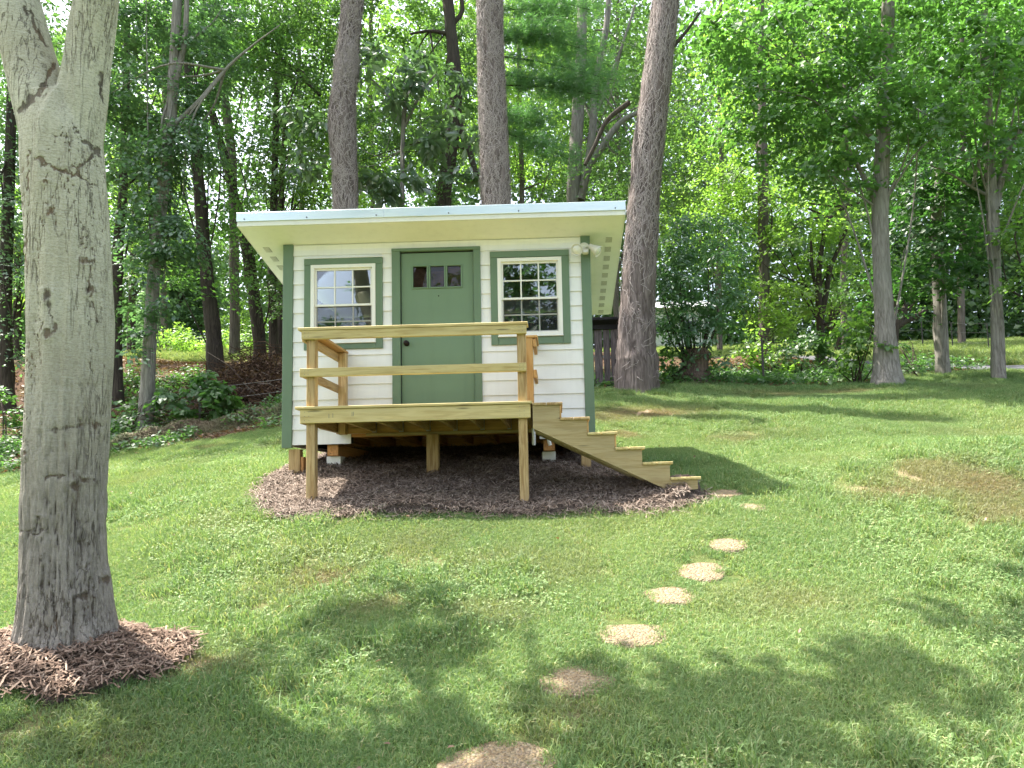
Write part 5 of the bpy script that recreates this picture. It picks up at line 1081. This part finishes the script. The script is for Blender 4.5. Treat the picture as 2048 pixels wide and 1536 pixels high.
def do_mulch():
    def ins(X, Y):
        j = .10*n2(X, Y, 3, 81); return np.where(inpoly(X+j, Y+j, MUL), 1., 0.)
    rise = lambda X, Y: .03+.05*np.clip(n2(X, Y, 2.2, 82)+.4, 0, 1)+.10*np.exp(-((X-4.45)/.4)**2-((Y+1.05)/.3)**2)+.12*np.exp(-((X-.55)/.3)**2-((Y-.3)/.35)**2)
    M = Mat('mulch_bed'); n1 = M.noise(M.geo((1, 1, 1)), 40, 4, .7); M.p(Base_Color=M.ramp(n1, [(.3, (.045, .03, .022)), (.7, (.16, .12, .095))]), Roughness=.95); M.bump(n1, 1., .03)
    V, F = moundmesh('m', '', np.arange(-.9, 5.2, .05), np.arange(-2.0, 2.6, .05), ins, rise, M.m); o = mk('mulch_bed', V, F, M.m, kind='stuff', smooth=True); tag(o, 'brown pine-straw mulch bed under the shed and deck', 'mulch')
    X, Y = scatter(90000, (-.8, 5.1), (-1.9, 2.4), lambda x, y: (ins(x, y) > 0) & ((y < .6) | (rng.random(len(x)) < .35)))
    Z = hgt(X, Y)+rise(X, Y)+.022*rng.random(len(X))+.004
    t = rng.integers(len(MUL), size=5000); u = rng.random((5000, 1)); E_ = MUL[t]*(1-u)+MUL[(t+1) % len(MUL)]*u+rng.normal(size=(5000, 2))*.075; E_ = E_[(E_[:, 1] < .4)]
    X = np.concatenate([X, E_[:, 0]]); Y = np.concatenate([Y, E_[:, 1]]); Z = np.concatenate([Z, hgt(E_[:, 0], E_[:, 1])+.02+.03*rng.random(len(E_))]); mulch('mulch_straw', 'loose brown straw strands lying over the mulch bed under the deck', MU1, X, Y, Z, .04, .12, .006, M.m)
    insm = lambda X, Y: np.where(ringm(X, Y) < 1, 1., 0.); rs = lambda X, Y: .02+.04*np.clip(1-ringm(X, Y), 0, 1)+.03*n2(X, Y, 4, 85)+.02
    V, F = moundmesh('m', '', np.arange(MAPLE[0]-1.4, MAPLE[0]+1.4, .04), np.arange(MAPLE[1]-1.1, MAPLE[1]+.9, .04), insm, rs, M.m); tag(mk('mulch_ring', V, F, M.m, kind='stuff', smooth=True), 'ring of brown shredded bark mulch around the foreground trunk', 'mulch')
    X, Y = scatter(34000, (MAPLE[0]-1.3, MAPLE[0]+1.3), (MAPLE[1]-1., MAPLE[1]+.8), lambda x, y: ringm(x, y) < 1.0+.16*rng.random(len(x))**3)
    mulch('bark_shreds', 'loose bark shreds heaped on the ring around the foreground trunk', MU2, X, Y, hgt(X, Y)+np.maximum(rs(X, Y), .01)+.03*rng.random(len(X)), .035, .14, .0065, M.m)
do_mulch()

# ------------------------------------------------------------------ lawn grass: instanced patches (stuff)
def grassmat():
    M = Mat('grass_blade'); rp = M.n('NewGeometry').outputs['Random Per Island']
    dry = M.n('Attribute', attribute_type='INSTANCER', attribute_name='dry').outputs['Fac']; far = M.n('Attribute', attribute_type='INSTANCER', attribute_name='tone').outputs['Fac']
    gr = M.ramp(rp, [(0., (.082, .17, .055)), (.6, (.155, .275, .095)), (.88, (.225, .325, .135)), (.96, (.38, .37, .19)), (1., (.46, .42, .25))])
    gr2 = M.ramp(rp, [(0., (.15, .25, .08)), (.6, (.24, .345, .125)), (.9, (.345, .395, .185)), (1., (.46, .42, .22))])
    c = M.mix(far, gr, gr2)
    st = M.ramp(rp, [(0., (.17, .13, .065)), (.6, (.30, .23, .13)), (1., (.13, .17, .05))])
    c = M.mix(M.math('MULTIPLY', dry, .95), c, st)
    d = M.n('BsdfDiffuse', Color=c); t = M.n('BsdfTranslucent', Color=M.mix(1., c, (1.25, 1.2, .7), 'MULTIPLY')); m1 = M.n('MixShader', Fac=.38); M.set(m1, 'i1', d.outputs[0]); M.set(m1, 'i2', t.outputs[0])
    g_ = M.n('BsdfGlossy', Roughness=.5); m2 = M.n('MixShader', Fac=.025); M.set(m2, 'i1', m1.outputs[0]); M.set(m2, 'i2', g_.outputs[0]); M.N.remove(M.b); M.set(M.out, 'Surface', m2.outputs[0]); return M.m
GRASS = grassmat()
def patch(n, size, hmin, hmax, w, lean, clover=0):
    x = rng.uniform(-size/2, size/2, n); y = rng.uniform(-size/2, size/2, n); a = rng.random(n)*6.283; L = rng.uniform(hmin, hmax, n)*(.75+.5*rng.random(n)); ld = rng.random(n)*6.283; le = lean*(.3+rng.random(n))
    b = np.stack([x, y, np.full(n, -.012)], 1); dirv = np.stack([np.cos(ld), np.sin(ld), 0*ld], 1); s = np.stack([np.cos(a), np.sin(a), 0*a], 1)*(w*(.6+.7*rng.random(n)))[:, None]/2
    m = b+dirv*(le*L*.35)[:, None]; m[:, 2] += L*.62; t = b+dirv*(le*L)[:, None]; t[:, 2] += L*(1.05-.45*le)
    V = np.stack([b-s, b+s, m-s*.8, m+s*.8, t], 1); F = np.array([[0, 1, 3], [0, 3, 2], [2, 3, 4]]); F = (F[None]+np.arange(n)[:, None, None]*5).reshape(-1, 3); parts = [(V.reshape(-1, 3), F)]
    if clover:
        m_ = clover; c = np.stack([rng.uniform(-size/2, size/2, m_), rng.uniform(-size/2, size/2, m_), rng.uniform(.022, .055, m_)], 1)
        for k in range(3):
            ang = rng.random(m_)*.5+k*2.094; T = np.stack([np.cos(ang), np.sin(ang), .1+0*ang], 1); parts.append(leaf_arrays(c, np.broadcast_to(unit(np.array([0., 0, 1.])), (m_, 3))+.25*rng.normal(size=(m_, 3)),   .008+.006*rng.random(m_), 1.0, .12, 1, T))
    return join(parts)
variants = []
for k in range(8):
    V, F = patch(620, .3, .03, .062, .0042, .9) if k < 3 else patch(560, .3, .03, .06, .0048, .8, 0) if k < 5 else patch(480, .3, .03, .055, .0048, .9, 34) if k < 6 else patch(170, .22, .06, .12, .006, .85) if k < 7 else patch(330, .3, .018, .04, .0035, 1.1)
    me = setmesh(bpy.data.meshes.new('grass_patch'), V, F); me.materials.append(GRASS); variants.append(bpy.data.objects.new('grass_patch', me))
def instancer(name, label, cat, P, rot, scl, idx, attrs):
    me = bpy.data.meshes.new(name); me.vertices.add(len(P)); me.vertices.foreach_set('co', P.astype(np.float32).ravel())
    for nm, ty, dat in [('rot', 'FLOAT_VECTOR', rot), ('scl', 'FLOAT', scl), ('vi', 'INT', idx)]+[(k, 'FLOAT', v) for k, v in attrs.items()]:
        a = me.attributes.new(nm, ty, 'POINT'); a.data.foreach_set('vector' if ty == 'FLOAT_VECTOR' else 'value', np.asarray(dat, np.int32 if ty == 'INT' else np.float32).ravel())
    o = put(name, me); tag(o, label, cat, kind='stuff')
    ng = bpy.data.node_groups.new(name, 'GeometryNodeTree'); ng.interface.new_socket('Geometry', in_out='INPUT', socket_type='NodeSocketGeometry'); ng.interface.new_socket('Geometry', in_out='OUTPUT', socket_type='NodeSocketGeometry')
    N = ng.nodes; Lk = ng.links; gi = N.new('NodeGroupInput'); go = N.new('NodeGroupOutput'); ip = N.new('GeometryNodeInstanceOnPoints'); jg = N.new('GeometryNodeJoinGeometry')
    for v in variants:
        oi = N.new('GeometryNodeObjectInfo'); oi.inputs['Object'].default_value = v; oi.inputs['As Instance'].default_value = True; Lk.new(oi.outputs['Geometry'], jg.inputs[0])
    def na(nm, ty): a = N.new('GeometryNodeInputNamedAttribute'); a.data_type = ty; a.inputs['Name'].default_value = nm; return a.outputs['Attribute']
    Lk.new(gi.outputs[0], ip.inputs['Points']); Lk.new(jg.outputs[0], ip.inputs['Instance']); ip.inputs['Pick Instance'].default_value = True
    Lk.new(na('vi', 'INT'), ip.inputs['Instance Index']); Lk.new(na('rot', 'FLOAT_VECTOR'), ip.inputs['Rotation']); Lk.new(na('scl', 'FLOAT'), ip.inputs['Scale']); Lk.new(ip.outputs[0], go.inputs[0])
    m = o.modifiers.new('scatter', 'NODES'); m.node_group = ng
    return o
def slope_rot(X, Y, spin):
    e = .15; dx = (hgt(X+e, Y)-hgt(X-e, Y))/(2*e); dy = (hgt(X, Y+e)-hgt(X, Y-e))/(2*e); out = []
    for a, b, s in zip(dx, dy, spin):
        n = Vector((-a, -b, 1)).normalized(); q = Vector((0, 0, 1)).rotation_difference(n); out.append(tuple((q.to_matrix() @ Matrix.Rotation(s, 3, 'Z')).to_euler()))
    return np.array(out)
def lawn_grass():
    X, Y = scatter(30000, (-9, 17), (-6.2, 9.2), lambda x, y: (np.abs(x-C0[0]) < 1.2+(y-C0[1])*.92) & (lawn(x, y)*1.0 > rng.random(len(x))*.9+.05) & ~inpoly(x+.10*n2(x, y, 2.5, 101), y+.10*n2(x, y, 2.5, 102)+.05, MUL) & (ringm(x, y) > .9+.1*rng.random(len(x))) & (road_dist(x, y) > .8))
    k = np.ones(len(X), bool)
    for a, b, r in STN: k &= np.hypot(X-a, Y-b) > r+.10
    k &= ~((X > .1) & (X < W-.1) & (Y > -.1) & (Y < SD))
    d = dryness(X, Y); k &= rng.random(len(X)) > d*.42; X, Y, d = X[k], Y[k], d[k]; n = len(X)
    clo = n2(X, Y, .8, 91)+.25*(Y < -3.2); idx = np.where((clo > .5) & (rng.random(n) < .6), 5, np.where(clo > .15, rng.integers(3, 5, n), rng.integers(0, 3, n)))
    idx = np.where((rng.random(n) < .07) & (Y < 3), 6, idx); idx = np.where(d > .45, 7, idx)
    scl = .85+.45*rng.random(n)+.1*(n2(X, Y, 1.1, 93)); tone = np.clip(.48+.55*n2(X, Y, .5, 95)+.15*n2(X, Y, 2.5, 97), 0, 1)
    # small tufts hugging the stones and spilling over their rims
    ex = [(a+(r+q)*math.cos(t), b+(r+q)*math.sin(t)) for a, b, r in STN for t in np.arange(0, 6.28, .09/r) for q in (rng.uniform(-.05, .03), rng.uniform(.05, .11)) if rng.random() < .85]
    ex = np.array([e for e in ex if all(math.hypot(e[0]-a, e[1]-b) > r-.055 for a, b, r in STN)]); m = len(ex)
    X = np.concatenate([X, ex[:, 0]]); Y = np.concatenate([Y, ex[:, 1]]); d = np.concatenate([d, .1*rng.random(m)]); idx = np.concatenate([idx, rng.choice([0, 1, 2, 6], m)]); scl = np.concatenate([scl, .3+.3*rng.random(m)]); tone = np.concatenate([tone, .4*rng.random(m)]); n += m
    P = np.stack([X, Y, hgt(X, Y)], 1)
    instancer('lawn_grass', 'mown green lawn grass with clover and dry spots', 'grass', P, slope_rot(X, Y, rng.random(n)*6.283), scl, idx, {'dry': np.clip(d*1.15-.05, 0, 1), 'tone': tone})
    X, Y = scatter(16000, (4, 36), (9, 34), lambda x, y: (field(x, y) > .4) & (rng.random(len(x)) < .8)); X2, Y2 = scatter(5000, (-14, 3), (13, 26), lambda x, y: far_field(x, y) > .4)
    X = np.concatenate([X, X2]); Y = np.concatenate([Y, Y2]); n = len(X)
    instancer('field_grass', 'bright sunlit field grass beyond the road and wood', 'grass', np.stack([X, Y, hgt(X, Y)], 1), np.stack([0*X, 0*X, rng.random(n)*6.28], 1), 1.5+1.2*rng.random(n), rng.integers(0, 3, n), {'dry': .15*rng.random(n), 'tone': np.ones(n)})
lawn_grass()
